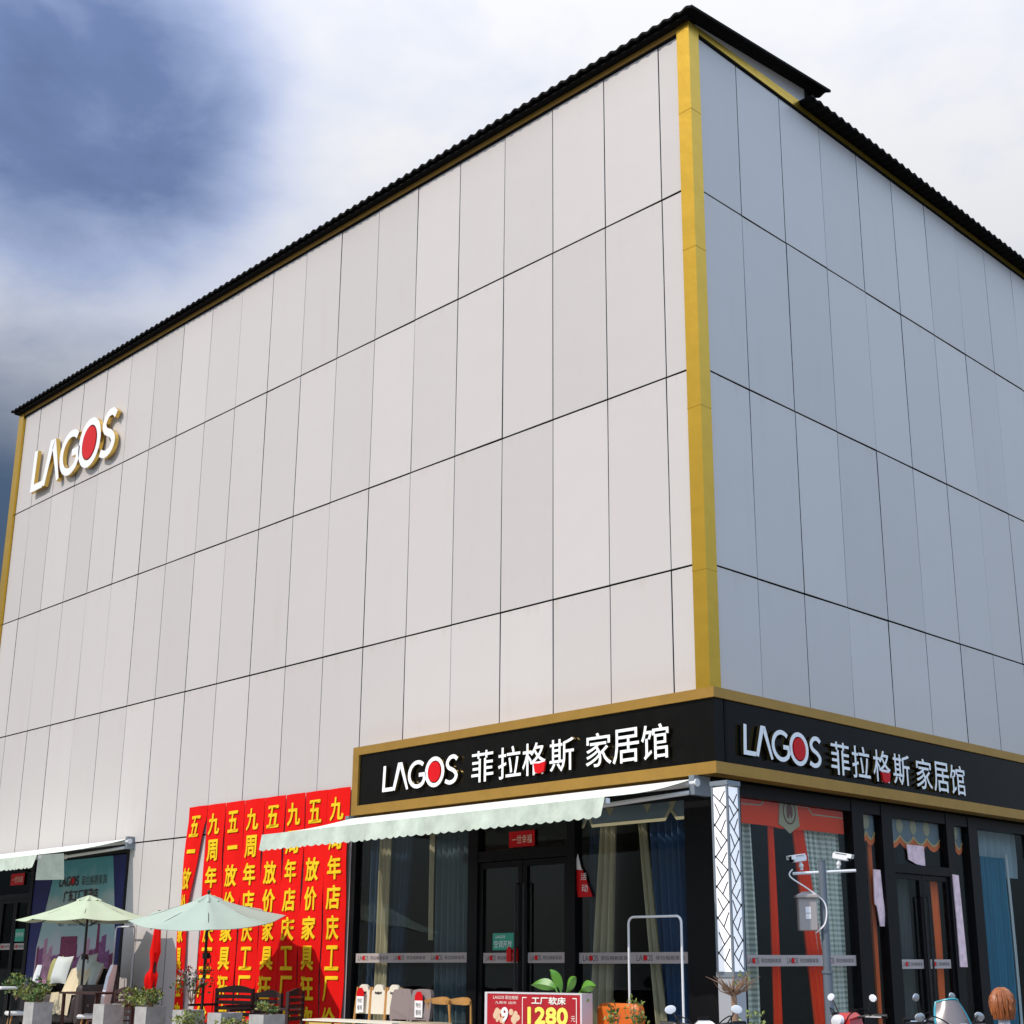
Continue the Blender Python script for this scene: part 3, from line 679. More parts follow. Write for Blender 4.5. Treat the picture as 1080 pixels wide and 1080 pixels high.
curtain(C0, -7.75, -6.65, -7.75, -6.9, 3.9, 0.2, M_BLUEC, 'dark blue curtain at the end of the window nearest the red banners', 8)
curtain(C1, -7.42, -7.12, -7.45, -7.14, 3.9, 0.2, M_BEIGEC, 'narrow beige drape over the dark blue curtain near the red banners', 3, 0.03)
curtain(C0, -6.03, -4.95, -6.0, -4.95, 3.9, 0.2, mat('slate_curtain', (0.08, 0.125, 0.15), 0.8), 'slate blue curtain beside the black double doors', 8)
curtain(C1, -6.12, -6.0, -6.10, -6.0, 3.9, 1.9, M_BEIGEC, 'thin yellowish strip drape in the middle of the banner side window', 1, 0.02)
curtain(C0, -2.56, -2.2, -2.56, -2.45, 3.9, 0.2, M_BLUEC, 'dark blue curtain strip between the doors and the beige drape', 4)
curtain(C1, -2.25, -1.98, -2.55, -2.10, 3.5, 0.2, M_BEIGEC, 'wide beige drape behind the orange armchair', 3, 0.05)
curtain(C1, -1.53, -1.42, -1.22, -1.02, 3.5, 0.2, M_BEIGEC, 'slim beige drape pulled aside towards the blue curtain', 2, 0.04)
curtain(C0, -1.42, -0.5, -1.20, -0.5, 3.9, 0.2, mat('royal_blue_curtain', (0.028, 0.07, 0.16), 0.8), 'blue curtain beside the black corner column', 7)
V = thing('valance', 'grey blue pelmet with beige stepped edging and pendant shapes over the beige drapes', 'valance', (-1.6, 0.2, 3.5))
v_ = MB(); v_.prism([(-2.7, 3.46), (-2.56, 3.46), (-2.46, 3.62), (-2.36, 3.46), (-0.98, 3.46), (-0.88, 3.60), (-0.76, 3.46), (-0.5, 3.46), (-0.5, 3.92), (-2.7, 3.92)], LEFT(0.16), -0.02, 0.0); v_.build('pelmet', M_VAL, V)
v_ = MB(); stroke(v_, [(-2.7, 3.48), (-2.56, 3.48), (-2.46, 3.64), (-2.36, 3.48), (-0.98, 3.48), (-0.88, 3.62), (-0.76, 3.48), (-0.5, 3.48)], 0.045, LEFT(0.16), 0.001, 0.012, 0, 0)
for xx in (-2.02, -1.30, -0.84):
    v_.prism([(xx-0.11, 3.90), (xx-0.11, 3.78), (xx, 3.60), (xx+0.11, 3.78), (xx+0.11, 3.90)], LEFT(0.16), 0.001, 0.012)
v_.build('edging', M_BEIGEC, V)
# side street window
curtain(D0, 0.62, 1.18, 0.62, 1.25, 3.9, 0.2, M_GING, 'pale gingham curtain behind the white lattice lamp pillar', 5)
curtain(D0, 2.40, 3.40, 2.75, 3.40, 3.9, 0.2, M_GING, 'pale gingham curtain behind the camera pole', 7, 0.06)
curtain(D1, 1.50, 1.66, 1.42, 1.66, 3.5, 0.2, M_REDC, 'narrow scarlet drape beside the lattice lamp pillar', 2, 0.03)
curtain(D1, 2.10, 2.38, 2.46, 2.95, 3.5, 0.2, M_REDC, 'scarlet drape swept towards the camera pole', 3, 0.04)
V = thing('valance', 'orange red pelmet with cream horse head badge behind the side window', 'valance', (-0.2, 2.0, 3.5))
v_ = MB(); v_.prism([(0.62, 3.42), (1.5, 3.42), (1.75, 3.40), (2.2, 3.40), (2.4, 3.42), (3.40, 3.42), (3.40, 3.95), (0.62, 3.95)], RIGHT(-0.135), -0.02, 0.0); v_.build('pelmet', M_REDC, V)
v_ = MB(); stroke(v_, [(0.62, 3.68), (1.28, 3.70), (1.36, 3.78), (1.66, 3.78)], 0.018, RIGHT(-0.135), 0.001, 0.006, 0, 0); stroke(v_, [(2.2, 3.76), (2.45, 3.76), (2.56, 3.66), (3.38, 3.66)], 0.018, RIGHT(-0.135), 0.001, 0.006, 0, 0); v_.build('piping', M_BEIGEC, V)
v_ = MB(); v_.prism([(1.68, 3.46), (1.80, 3.42), (1.95, 3.34), (2.10, 3.42), (2.20, 3.46), (2.14, 3.88), (1.74, 3.88)], RIGHT(-0.135), 0.002, 0.016)
v_.build('badge', M_BEIGEC, V)
v_ = MB(); stroke(v_, [(1.95+0.15*math.cos(R(a)), 3.65+0.17*math.sin(R(a))) for a in range(0, 360, 15)], 0.02, RIGHT(-0.118), 0.0, 0.006, 0, 0, True)
v_.prism([(1.88, 3.68), (1.90, 3.76), (1.97, 3.78), (2.03, 3.70), (2.02, 3.60), (1.98, 3.56), (1.97, 3.64), (1.92, 3.55), (1.89, 3.57)], RIGHT(-0.118), 0, 0.006)
v_.build('emblem', mat('emblem_brown', (0.16, 0.03, 0.015), 0.6), V)
for a0, a1, nm in ((3.76, 4.27, 'in the narrow window beside the door'), (4.6, 6.3, 'above the double doors'), (6.58, 7.06, 'in the slim window past the doors')):
    V = thing('valance', 'grey pelmet with gold scallop fringe ' + nm, 'valance', (-0.25, (a0+a1)/2, 3.4), group='scalloped pelmets on the side street')
    n = max(2, round((a1-a0)/0.42)); pts = [(a0, 3.95)]
    low = []
    for k in range(n*8+1):
        u = k/(n*8); low.append((a0+(a1-a0)*u, 3.50-0.11*abs(math.sin(math.pi*u*n))))
    v_ = MB(); v_.prism([(a0, 3.95)]+low+[(a1, 3.95)], RIGHT(-0.135), -0.02, 0.0); v_.build('pelmet', M_VAL, V)
    v_ = MB(); stroke(v_, low, 0.03, RIGHT(-0.135), 0.001, 0.01, 0, 0); v_.build('edging', mat('gold_braid', (0.62, 0.42, 0.16), 0.7), V)
    v_ = MB(); stroke(v_, [(a, z-0.055) for a, z in low], 0.08, RIGHT(-0.135), -0.006, 0.0, 0, 0); v_.build('fringe', M_ORC, V)
    for k in range(1, n):
        cc = a0+(a1-a0)*k/n
        v_ = MB(); v_.prism([(cc+0.10*math.sin(R(t))*(1 if t < 360 else 1), 3.66-0.12*math.cos(R(t))) if t > 90 and t < 270 else (cc+0.10*math.sin(R(t)), 3.66-0.12*math.cos(R(t))) for t in range(0, 360, 20)], RIGHT(-0.135), 0.001, 0.01); v_.build('pendant', M_BEIGEC, V)
curtain(D0, 3.76, 4.12, 3.76, 4.10, 3.9, 0.2, M_GREYC, 'grey green curtain in the narrow window beside the side doors', 5, 0.04)
curtain(D1, 4.12, 4.26, 4.14, 4.26, 3.9, 0.2, M_ORC, 'orange drape in the narrow window beside the side doors', 2, 0.03)
curtain(D0, 4.62, 5.40, 4.62, 5.40, 2.9, 0.2, mat('charcoal_curtain', (0.07, 0.075, 0.07), 0.8), 'charcoal curtain behind the first leaf of the side doors', 7, 0.03)
curtain(D1, 5.98, 6.26, 5.98, 6.2, 2.9, 0.5, M_ORC, 'orange drape behind the far leaf of the side doors', 2, 0.03)
curtain(D0, 6.58, 7.06, 6.60, 7.06, 3.9, 0.2, M_GREYC, 'grey green curtain in the slim window past the side doors', 5, 0.04)
curtain(D1, 7.42, 8.70, 7.42, 8.70, 3.32, 0.2, M_TEALC, 'bright teal curtain in the window past the side doors', 10, 0.045)
curtain(D1, 8.72, 8.84, 8.74, 8.86, 3.4, 0.2, mat('pale_drape', (0.5, 0.52, 0.52), 0.8), 'pale narrow drape at the edge of the teal curtain', 1, 0.03)
curtain(RIGHT(-0.30), 7.40, 9.35, 7.40, 9.35, 3.9, 3.0, mat('sheer_blue', (0.30, 0.38, 0.42), 0.8), 'pale blue sheer pelmet above the teal curtain', 8, 0.03)
curtain(D0, 9.62, 10.8, 9.62, 10.8, 3.9, 0.2, M_GREYC, 'grey green curtain in the last side window', 8, 0.05)

# glass stickers / papers / notices
def sheet_thing(name, label, cat, P, poly, m, d=0.012, group=None):
    mb = MB(); mb.prism(poly, P, 0.001, d); return tag(mb.build(name, m), label, cat, group)
def sheet_with_text(name, label, cat, P, x0, x1, z0, z1, m, rows, tm, group=None):
    o = sheet_thing(name, label, cat, P, [(x0, z0), (x1, z0), (x1, z1), (x0, z1)], m, 0.010, group)
    tx = MB()
    for (s_, a, b, c, d) in rows:
        put_text(tx, s_, P, x0+(x1-x0)*a, x0+(x1-x0)*b, z0+(z1-z0)*c, z0+(z1-z0)*d, 0.013, 0.013, 0)
    tx.build('lettering', tm, o); return o
GP = LEFT(0.045); GR = RIGHT(-0.045)
sheet_with_text('sticker', 'green notice sticker on the main double doors', 'sticker', GP, -4.36, -3.90, 1.73, 1.98, M_GREEN, [('空调开放', 0.08, 0.92, 0.14, 0.56), ('LAGOS', 0.15, 0.6, 0.70, 0.86)], M_WHITE, 'green notice stickers')
sheet_with_text('sticker', 'green notice sticker on the wing shop door beside the poster', 'sticker', GP, -20.62, -20.16, 2.04, 2.32, M_GREEN, [('空调开放', 0.08, 0.92, 0.40, 0.72)], M_WHITE, 'green notice stickers')
sheet_with_text('door_plaque', 'red couplet paper above the main double doors', 'paper', LEFT(0.045), -4.02, -3.46, 3.25, 3.49, M_RED, [('一世幸福', 0.12, 0.9, 0.2, 0.75)], mat('paper_gold', (0.8, 0.6, 0.45), 0.6), 'red papers above doors')
sheet_with_text('door_plaque', 'red couplet paper above the wing shop door', 'paper', LEFT(0.045), -21.15, -20.45, 3.33, 3.60, M_RED, [('一世幸福', 0.12, 0.9, 0.2, 0.75)], mat('paper_gold', (0.8, 0.6, 0.45), 0.6), 'red papers above doors')
sheet_thing('paper_strip', 'faded torn pink couplet strip curling beside the doors next to the camera pole', 'paper', RIGHT(-0.055), [(4.02, 2.92), (4.22, 2.92), (4.25, 2.50), (4.28, 2.30), (4.24, 2.07), (4.12, 2.07), (4.06, 2.36), (4.0, 2.40)], M_PAPER, 0.016, 'faded couplets round the side doors')
sheet_thing('paper_strip', 'long faded pink couplet strip beyond the side doors', 'paper', RIGHT(0.012), [(6.36, 2.94), (6.56, 2.93), (6.60, 2.0), (6.62, 1.46), (6.38, 1.46), (6.38, 2.2)], M_PAPER, 0.016, 'faded couplets round the side doors')
sheet_thing('paper_strip', 'small torn pink paper above the side doors', 'paper', RIGHT(-0.055), [(5.07, 3.36), (5.60, 3.36), (5.61, 3.04), (5.32, 3.06), (5.10, 3.12)], M_PAPER, 0.016, 'faded couplets round the side doors')
pn = thing('pennant', 'red triangular pennant with white top stuck on the window beside the main doors', 'pennant', (-2.45, 0.03, 2.7))
a_ = MB(); a_.prism([(-2.62, 2.86), (-2.46, 2.84), (-2.27, 2.46), (-2.56, 2.46)], LEFT(0.045), 0.001, 0.012); a_.build('red_cloth', M_RED, pn)
a_ = MB(); a_.prism([(-2.56, 3.08), (-2.49, 2.86), (-2.46, 2.842), (-2.62, 2.862)], LEFT(0.045), 0.001, 0.012); a_.build('white_tip', M_PAPERW, pn)
a_ = MB(); put_text(a_, '活', LEFT(0.045), -2.50, -2.38, 2.70, 2.80, 0.014, 0.014); put_text(a_, '动', LEFT(0.045), -2.48, -2.36, 2.53, 2.64, 0.014, 0.014); a_.build('lettering', M_WHITE, pn)
for xa in (-4.02, -3.88):
    sheet_thing('door_tag', 'small red hanging tag on the %s of the main door pull' % ('bench side' if xa < -4 else 'armchair side'), 'tag', LEFT(0.02), [(xa, 1.56), (xa+0.10, 1.56), (xa+0.10, 1.74), (xa+0.05, 1.78), (xa, 1.74)], M_RED, 0.02, 'red tags on the main door')

# ================================================================== LAMP PILLAR
LP = thing('lamp_pillar', 'square white lamp pillar with black branching lattice at the building corner', 'lamp', (0.335, -0.165, 0.12))
bx0, bx1, by0, by1 = 0.2, 0.47, -0.30, -0.03
mb = MB(); mb.box(bx0+0.012, bx1-0.012, by0+0.012, by1-0.012, 1.43, 3.78); mb.build('lamp_panel', mat('lamp_white', (0.88, 0.88, 0.9), 0.4, emit=0.38), LP)
mb = MB()
for xx in (bx0, bx1-0.028):
    for yy in (by0, by1-0.028): mb.box(xx, xx+0.028, yy, yy+0.028, 1.43, 3.80)
mb.box(bx0-0.01, bx1+0.01, by0-0.01, by1+0.01, 3.80, 3.86); mb.box(bx0-0.006, bx1+0.006, by0-0.006, by1+0.006, 1.36, 1.43)
mb.build('pillar_frame', M_GREYM, LP)
mb = MB(); mb.box(bx0+0.01, bx1-0.01, by0+0.01, by1-0.01, 0.12, 1.36); mb.build('pillar_base', mat('pillar_grey', (0.34, 0.35, 0.37), 0.5), LP)
mb = MB(); rnd = random.Random(11)
def lattice(P, a0, a1):
    w = a1-a0; z = 1.45; k = 0
    while z < 3.62:
        s = 1 if k % 2 else -1; m_ = (a0+a1)/2 + s*w*0.08
        a, b = (a0, a1) if s > 0 else (a1, a0)
        h = rnd.uniform(0.15, 0.22)
        stroke(mb, [(a, z), (b, min(z+h*1.25, 3.79))], 0.013, P, 0, 0.006, 0, 0)
        stroke(mb, [(a+(b-a)*0.5, z+h*0.62), (a+(b-a)*0.1, min(z+h*1.45, 3.79))], 0.013, P, 0.0, 0.006, 0, 0)
        z += h*1.08; k += 1
lattice(LEFT(by0+0.012), bx0+0.028, bx1-0.028); lattice(RIGHT(bx1-0.012), by0+0.028, by1-0.028)
mb.build('lattice', M_DKM, LP)

# ================================================================== CAMERA POLE
M_POLE = mat('pole_slate', (0.12, 0.14, 0.165), 0.5)
cp = thing('camera_pole', 'grey steel pole with two white surveillance cameras and a junction box', 'camera pole', (0.84, 1.27, 0.12))
dv = Vector((0.719, 0.695, 0)); pv = Vector((-0.695, 0.719, 0)); base = Vector((0.84, 1.27, 0))
mb = MB(); mb.tube([base+Vector((0, 0, 0.12)), base+Vector((0, 0, 1.42))], 0.066, 16); mb.tube([base+Vector((0, 0, 1.42)), base+Vector((0, 0, 2.86))], 0.054, 16); mb.tube([base+Vector((0, 0, 1.40)), base+Vector((0, 0, 1.44))], 0.08, 16); mb.tube([base+Vector((0, 0, 2.86)), base+Vector((0, 0, 2.88))], 0.058, 16); mb.build('pole', M_POLE, cp, True)
mb = MB(); mb.tube([base-dv*0.40+Vector((0, 0, 2.70)), base+dv*0.46+Vector((0, 0, 2.74))], 0.021, 10); mb.build('crossbar', M_STEEL, cp, True)
def seccam(c, face):
    f = face.normalized(); sx = f.cross(Vector((0, 0, 1))).normalized(); up = sx.cross(f)
    X = Matrix(((f.x, sx.x, up.x, c.x), (f.y, sx.y, up.y, c.y), (f.z, sx.z, up.z, c.z), (0, 0, 0, 1))) @ Matrix.Scale(0.78, 4)
    m = MB(); m.rbox(-0.16, 0.13, -0.055, 0.055, -0.055, 0.055, 0.03, 0, X); m.box(-0.12, 0.19, -0.075, 0.075, 0.058, 0.072, 0, X)
    m.box(0.10, 0.19, -0.075, -0.066, 0.0, 0.058, 0, X); m.box(0.10, 0.19, 0.066, 0.075, 0.0, 0.058, 0, X)
    o = m.build('security_camera', M_WHITE, cp)
    m = MB(); m.rbox(0.131, 0.16, -0.048, 0.048, -0.048, 0.048, 0.02, 0, X); m.build('lens', M_BLACK, o)
    m = MB(); m.tube([c+Vector((0, 0, -0.05))-f*0.04, c+Vector((0, 0, -0.16))-f*0.06], 0.022, 8); m.ell(c+Vector((0, 0, -0.1))-f*0.05, 0.036, 0.036, 0.036, 8, 6); m.build('bracket', M_STEEL, o, True)
seccam(base-dv*0.32+Vector((0, 0, 2.90)), -dv*0.9-pv*0.5+Vector((0, 0, -0.15)))
seccam(base+dv*0.28+Vector((0, 0, 2.92)), dv*0.9-pv*0.5+Vector((0, 0, -0.2)))
bc = base-dv*0.235-pv*0.03
X = Matrix(((dv.x, pv.x, 0, bc.x), (dv.y, pv.y, 0, bc.y), (0, 0, 1, 0), (0, 0, 0, 1)))
mb = MB(); mb.rbox(-0.125, 0.125, -0.08, 0.08, 1.95, 2.38, 0.02, 0, X); mb.box(-0.15, 0.15, -0.11, 0.09, 2.38, 2.41, 0, X)
mb.add([X @ Vector(v) for v in ((-0.15, -0.11, 2.41), (0.15, -0.11, 2.41), (0.15, 0.09, 2.41), (-0.15, 0.09, 2.41), (-0.05, -0.01, 2.46), (0.05, -0.01, 2.46))], [(0, 1, 5, 4), (1, 2, 5), (2, 3, 4, 5), (3, 0, 4)])
jb = mb.build('junction_box', mat('box_grey', (0.36, 0.32, 0.30), 0.6), cp)
mb = MB(); mb.box(-0.035, 0.035, -0.084, -0.081, 2.18, 2.26, 0, X); mb.box(-0.035, 0.035, -0.084, -0.081, 2.10, 2.17, 0, X); mb.build('label_plate', M_PAPERW, jb)
mb = MB(); mb.tube(spline([tuple(base-dv*0.40+Vector((0, 0, 2.76))), tuple(base-dv*0.44-pv*0.02+Vector((0, 0, 2.66))), tuple(base-dv*0.2-pv*0.09+Vector((0, 0, 2.48))), tuple(base-pv*0.09+Vector((0, 0, 2.3))), tuple(base-dv*0.01-pv*0.09+Vector((0, 0, 2.05))), tuple(base-dv*0.14-pv*0.06+Vector((0, 0, 1.92)))], 6), 0.010, 6); mb.build('cable', M_PAPERW, cp, True)

# ================================================================== PARASOLS
def parasol(x, y, ze, za, rad, label, tilt=0.0, cloth=None):
    cloth = cloth or M_UMB
    U = thing('parasol', label, 'parasol', (x, y, 0.12), group='green garden parasols')
    X = Matrix.Translation((x, y, ze)) @ Matrix.Rotation(tilt, 4, Vector((0.719, -0.695, 0)).cross(Vector((0, 0, 1)))) @ Matrix.Rotation(R(14), 4, 'Z')
    n = 8; h = za-ze
    def canopy(r0, r1, h0, h1, sag, drop=0):
        m = MB(); nr, ns = 6, 6; vs = []
        for b_ in (0, 1):
            for j in range(nr+1):
                t = j/nr; r = r0+(r1-r0)*t; z = h0+(h1-h0)*t - sag*math.sin(math.pi*t)
                for k in range(n*ns):
                    s_ = (k % ns)/ns; ang = 2*math.pi*k/(n*ns); e = math.sin(math.pi*s_)
                    rr = r*(math.cos(math.pi/n)/math.cos((s_-0.5)*2*math.pi/n))/1.0*(1-0.03*e*t)
                    vs.append(X @ Vector((rr*math.cos(ang), rr*math.sin(ang), z-0.035*e*t-0.008*b_)))
        L = n*ns; st = (nr+1)*L; fs = []
        for j in range(nr):
            for k in range(L):
                q = (k+1) % L; fs.append((j*L+k, (j+1)*L+k, (j+1)*L+q, j*L+q)); fs.append((st+j*L+q, st+(j+1)*L+q, st+(j+1)*L+k, st+j*L+k))
        for k in range(L):
            q = (k+1) % L; fs.append((nr*L+k, st+nr*L+k, st+nr*L+q, nr*L+q))
        m.add(vs, fs); return m
    canopy(0.10, rad, h-0.02, 0.0, 0.03).build('canopy', cloth, U, True)
    canopy(0.02, 0.24, h+0.035, h-0.05, 0.0).build('vent_cap', cloth, U, True)
    for k in range(n):
        a = 2*math.pi*k/n; m = MB()
        m.tube([X @ Vector((0.04*math.cos(a), 0.04*math.sin(a), h-0.05)), X @ Vector((rad*0.99*math.cos(a)*math.cos(math.pi/n)/math.cos(math.pi/n), rad*0.99*math.sin(a), -0.02))], 0.009, 6)
        m.tube([X @ Vector((0.05*math.cos(a), 0.05*math.sin(a), h-0.55)), X @ Vector((rad*0.5*math.cos(a), rad*0.5*math.sin(a), h*0.5-0.04))], 0.007, 6)
        m.build('rib', M_DKM, U)
    m = MB(); m.tube([(x, y, 0.2), (x, y, ze-0.2), X @ Vector((0, 0, h-0.02))], 0.024, 10); m.lathe([(0.05, 0), (0.05, 0.1)], (x, y, 1.62), 10); m.build('pole', M_DKM, U, True)
    m = MB(); m.box(x+0.03, x+0.10, y-0.03, y+0.03, 1.62, 1.72); m.tube([(x+0.1, y, 1.67), (x+0.17, y, 1.67), (x+0.17, y, 1.55)], 0.01, 6); m.build('crank', M_DKM, U)
    m = MB(); m.lathe([(0.03, 0.05), (0.02, 0.09), (0.035, 0.12), (0.01, 0.15)], tuple(X @ Vector((0, 0, h-0.04))), 8); m.build('finial', M_DKM, U, True)
    m = MB(); m.lathe([(0.26, 0.12), (0.27, 0.16), (0.10, 0.2), (0.04, 0.36)], (x, y, 0), 16); m.build('base', M_DKM, U, True)
parasol(-14.35, -1.45, 2.36, 2.80, 1.32, 'pale green parasol in front of the skyline poster')
parasol(-9.55, -1.75, 2.29, 2.65, 1.30, 'pale mint tilted parasol in front of the red banners', R(-10), mat('parasol_mint', (0.37, 0.445, 0.375), 0.85, var=0.05, vscale=3))

# furled red parasol on a post
FP = thing('furled_parasol', 'furled red cloth tied on a dark post between the two open parasols', 'parasol', (-12.75, -0.85, 0.12))
m = MB(); m.tube([(-12.75, -0.85, 0.12), (-12.70, -0.85, 2.52)], 0.025, 8); m.build('pole', M_DKM, FP)
m = MB(); prof = [(0.03, 2.42), (0.05, 2.3), (0.07, 2.0), (0.085, 1.75), (0.06, 1.5), (0.06, 1.42), (0.095, 1.35), (0.105, 1.26), (0.10, 1.17), (0.09, 1.08), (0.02, 1.02)]
n = 16; vs = []; fs = []
for i, (r, z) in enumerate(prof):
    for k in range(n):
        a = 2*math.pi*k/n; rr = r*(1+0.22*math.sin(5*a+z*4)+0.15*math.sin(3*a-z*9)); vs.append((-12.73-0.12*(1.8-z if z < 1.8 else 0)+rr*math.cos(a), -0.85+rr*math.sin(a), z))
for i in range(len(prof)-1):
    for k in range(n): fs.append((i*n+k, i*n+(k+1) % n, (i+1)*n+(k+1) % n, (i+1)*n+k))
m.add(vs, fs); m.build('furled_cloth', M_BAN, FP, True)

# ================================================================== PLANTERS, PLANTS
def leaves(mb, c, rx, ry, rz, n, size, rnd, mi=0, up=0.3):
    for _ in range(n):
        while True:
            p = Vector((rnd.uniform(-1, 1), rnd.uniform(-1, 1), rnd.uniform(-1, 1)))
            if p.length < 1: break
        p = Vector((c[0]+p.x*rx, c[1]+p.y*ry, c[2]+p.z*rz))
        d = Vector((rnd.uniform(-1, 1), rnd.uniform(-1, 1), rnd.uniform(-0.5, 1)+up)).normalized(); e = d.orthogonal().normalized(); e.rotate(Matrix.Rotation(rnd.uniform(0, 6.28), 3, d))
        s = size*rnd.uniform(0.6, 1.3); q = d.cross(e)*s*0.12
        mb.add([p, p+d*s*0.5+e*s*0.28+q, p+d*s, p+d*s*0.5-e*s*0.28+q], [(0, 1, 2, 3)], mi)
def planter(x, y, w, zt, label, grow=None):
    Pn = thing('planter', label, 'planter', (x, y, 0.12), group='concrete planters along the pavement')
    m = MB(); r = w/2
    m.box(x-r, x+r, y-r, y+r, 0.12, zt-0.05)
    for b in ((x-r, x+r, y-r, y-r+0.05), (x-r, x+r, y+r-0.05, y+r), (x-r, x-r+0.05, y-r+0.05, y+r-0.05), (x+r-0.05, x+r, y-r+0.05, y+r-0.05)): m.box(*b, zt-0.05, zt)
    m.build('tub', M_CONC, Pn)
    m = MB(); m.box(x-r+0.052, x+r-0.052, y-r+0.052, y+r-0.052, zt-0.045, zt-0.02); m.build('soil', M_BARK, Pn)
PLN = [(-14.3, -2.3, 0.38, 0.98), (-11.75, -2.25, 0.38, 0.99), (-10.42, -2.2, 0.37, 0.97), (-9.30, -2.15, 0.37, 0.94), (-8.22, -2.15, 0.39, 0.92), (-7.06, -2.15, 0.39, 0.92)]
PNM = ['pale concrete planter under the parasol at the skyline poster', 'concrete planter between the parasol pole and the yellow green shrubs', 'concrete planter below the furled red parasol', 'concrete planter below the white flowering rose stems',
       'concrete planter in front of the long black bench', 'concrete planter beside the black slatted chairs, nearest the shopfront']
for (x, y, w, z), l in zip(PLN, PNM): planter(x, y, w, z-0.13, l)
def shrub(name, label, x, y, z0, rx, rz, n, size, mats, seed, group='plants in the planters'):
    z0 -= 0.12
    Sx = thing(name, label, 'plant', (x, y, z0), group=group); rnd = random.Random(seed)
    m = MB()
    for k in range(5):
        a = rnd.uniform(0, 6.28); m.tube([(x, y, z0-0.02), (x+rx*0.3*math.cos(a), y+rx*0.3*math.sin(a), z0+rz*0.9), (x+rx*0.6*math.cos(a), y+rx*0.6*math.sin(a), z0+rz*1.6)], [0.01, 0.007, 0.003], 5)
    m.build('stem', M_BARK, Sx)
    m = MB()
    for k in range(6):
        a = rnd.uniform(0, 6.28); q = rnd.uniform(0.1, 0.6)
        leaves(m, (x+rx*q*math.cos(a), y+rx*q*math.sin(a), z0+rz*rnd.uniform(0.4, 1.8)), rx*0.6, rx*0.6, rz*0.55, n//3, size*0.8, rnd, 0 if k % 3 else min(1, len(mats)-1))
    m.build('foliage', mats, Sx); return Sx
shrub('shrub', 'small yellow green shrub in the planter beneath the skyline poster', -14.3, -2.3, 0.96, 0.26, 0.13, 90, 0.10, [M_LEAF, M_LEAFY], 1)
shrub('shrub', 'dark leafy plant left of the poster parasol pole', -15.2, -2.1, 0.95, 0.32, 0.22, 130, 0.11, [M_LEAF, M_LEAFY], 2)
shrub('shrub', 'green plant beside the wing shop door', -17.6, -1.2, 0.95, 0.35, 0.25, 140, 0.11, [M_LEAF, M_LEAFY], 3)
shrub('shrub', 'yellow green shrub between the two concrete planters by the furled parasol', -10.95, -2.1, 0.90, 0.36, 0.17, 170, 0.09, [M_LEAFY, M_LEAF], 4)
shrub('shrub', 'yellow green plant in the planter below the furled red parasol', -10.42, -2.2, 0.95, 0.22, 0.13, 90, 0.09, [M_LEAFY, M_LEAF], 5)
shrub('shrub', 'grassy shrub in the planter next to the black slatted chairs', -7.06, -2.15, 0.90, 0.22, 0.10, 90, 0.08, [M_LEAFY, M_LEAF], 6)
shrub('shrub', 'grassy green shrub in front of the long black bench', -8.75, -2.35, 0.62, 0.34, 0.14, 130, 0.08, [M_LEAFY, M_LEAF], 7)
shrub('shrub', 'grassy green shrub in front of the planter nearest the shopfront', -7.6, -2.4, 0.62, 0.34, 0.14, 130, 0.08, [M_LEAFY, M_LEAF], 8)
shrub('shrub', 'slender leafy shrub beside the orange armchair', -0.72, -1.25, 0.72, 0.13, 0.20, 70, 0.07, [M_LEAFY, M_LEAF], 9, None)
shrub('shrub', 'taller leafy shrub beside the white hanging rack', -0.40, -1.20, 0.74, 0.13, 0.26, 80, 0.07, [M_LEAFY, M_LEAF], 10, None)
RB = thing('rose_bush', 'spindly rose bush with white and red blooms in front of the loose banner', 'plant', (-9.65, -1.9, 0.9)); rnd = random.Random(21)
st = MB(); fl = MB(); lf = MB()
for k in range(9):
    a = rnd.uniform(0, 6.28); q = rnd.uniform(0.05, 0.32); h = rnd.uniform(0.35, 0.62)
    p = (-9.65+q*math.cos(a), -1.9+q*math.sin(a), 0.9+h)
    st.tube([(-9.65, -1.9, 0.9), (-9.65+q*0.6*math.cos(a), -1.9+q*0.6*math.sin(a), 0.9+h*0.6), p], [0.009, 0.006, 0.004], 5)
    leaves(fl, p, 0.06, 0.06, 0.05, 16, 0.055, rnd, 0 if k % 3 else 1); leaves(lf, (p[0], p[1], p[2]-0.12), 0.12, 0.12, 0.16, 22, 0.065, rnd)
st.build('stem', M_BARK, RB); fl.build('blooms', [mat('petal_white', (0.75, 0.66, 0.66), 0.7), mat('petal_red', (0.55, 0.03, 0.04), 0.7)], RB); lf.build('foliage', [M_LEAF], RB)
# big-leaf plant behind the price board
BL = thing('broadleaf_plant', 'broad glossy green leaves rising behind the red price board', 'plant', (-1.6, -1.0, 0.3))
for (dx, h, ang, w) in ((-0.80, 1.43, -66, 0.135), (-0.62, 1.40, -14, 0.14), (-0.40, 1.38, 38, 0.12), (0.10, 1.40, 62, 0.13), (-0.2, 1.30, 75, 0.10)):
    m = MB(); L = 0.42; d = Vector((math.sin(R(ang)), -0.25, math.cos(R(ang)))).normalized(); e = Vector((math.cos(R(ang)), 0, -math.sin(R(ang)))); q = d.cross(e)
    b0 = Vector((-1.6+dx*0.5, -1.0, h-0.22)); vs = []; fs = []
    for i in range(8):
        t = i/7; ww = w*math.sin(math.pi*min(1, t*0.96+0.04))**0.8; c = b0+d*L*t+Vector((0, 0, -0.12*t*t))
        vs += [c-e*ww*0.62+q*0.02, c+q*-0.02, c+e*ww*0.62+q*0.02]
    for i in range(7): fs += [(3*i, 3*i+1, 3*i+4, 3*i+3), (3*i+1, 3*i+2, 3*i+5, 3*i+4)]
    m.add(vs, fs); m.tube([(-1.6, -1.0, 0.3), tuple(b0)], 0.012, 6); m.build('leaf', M_BIGL, BL, True)
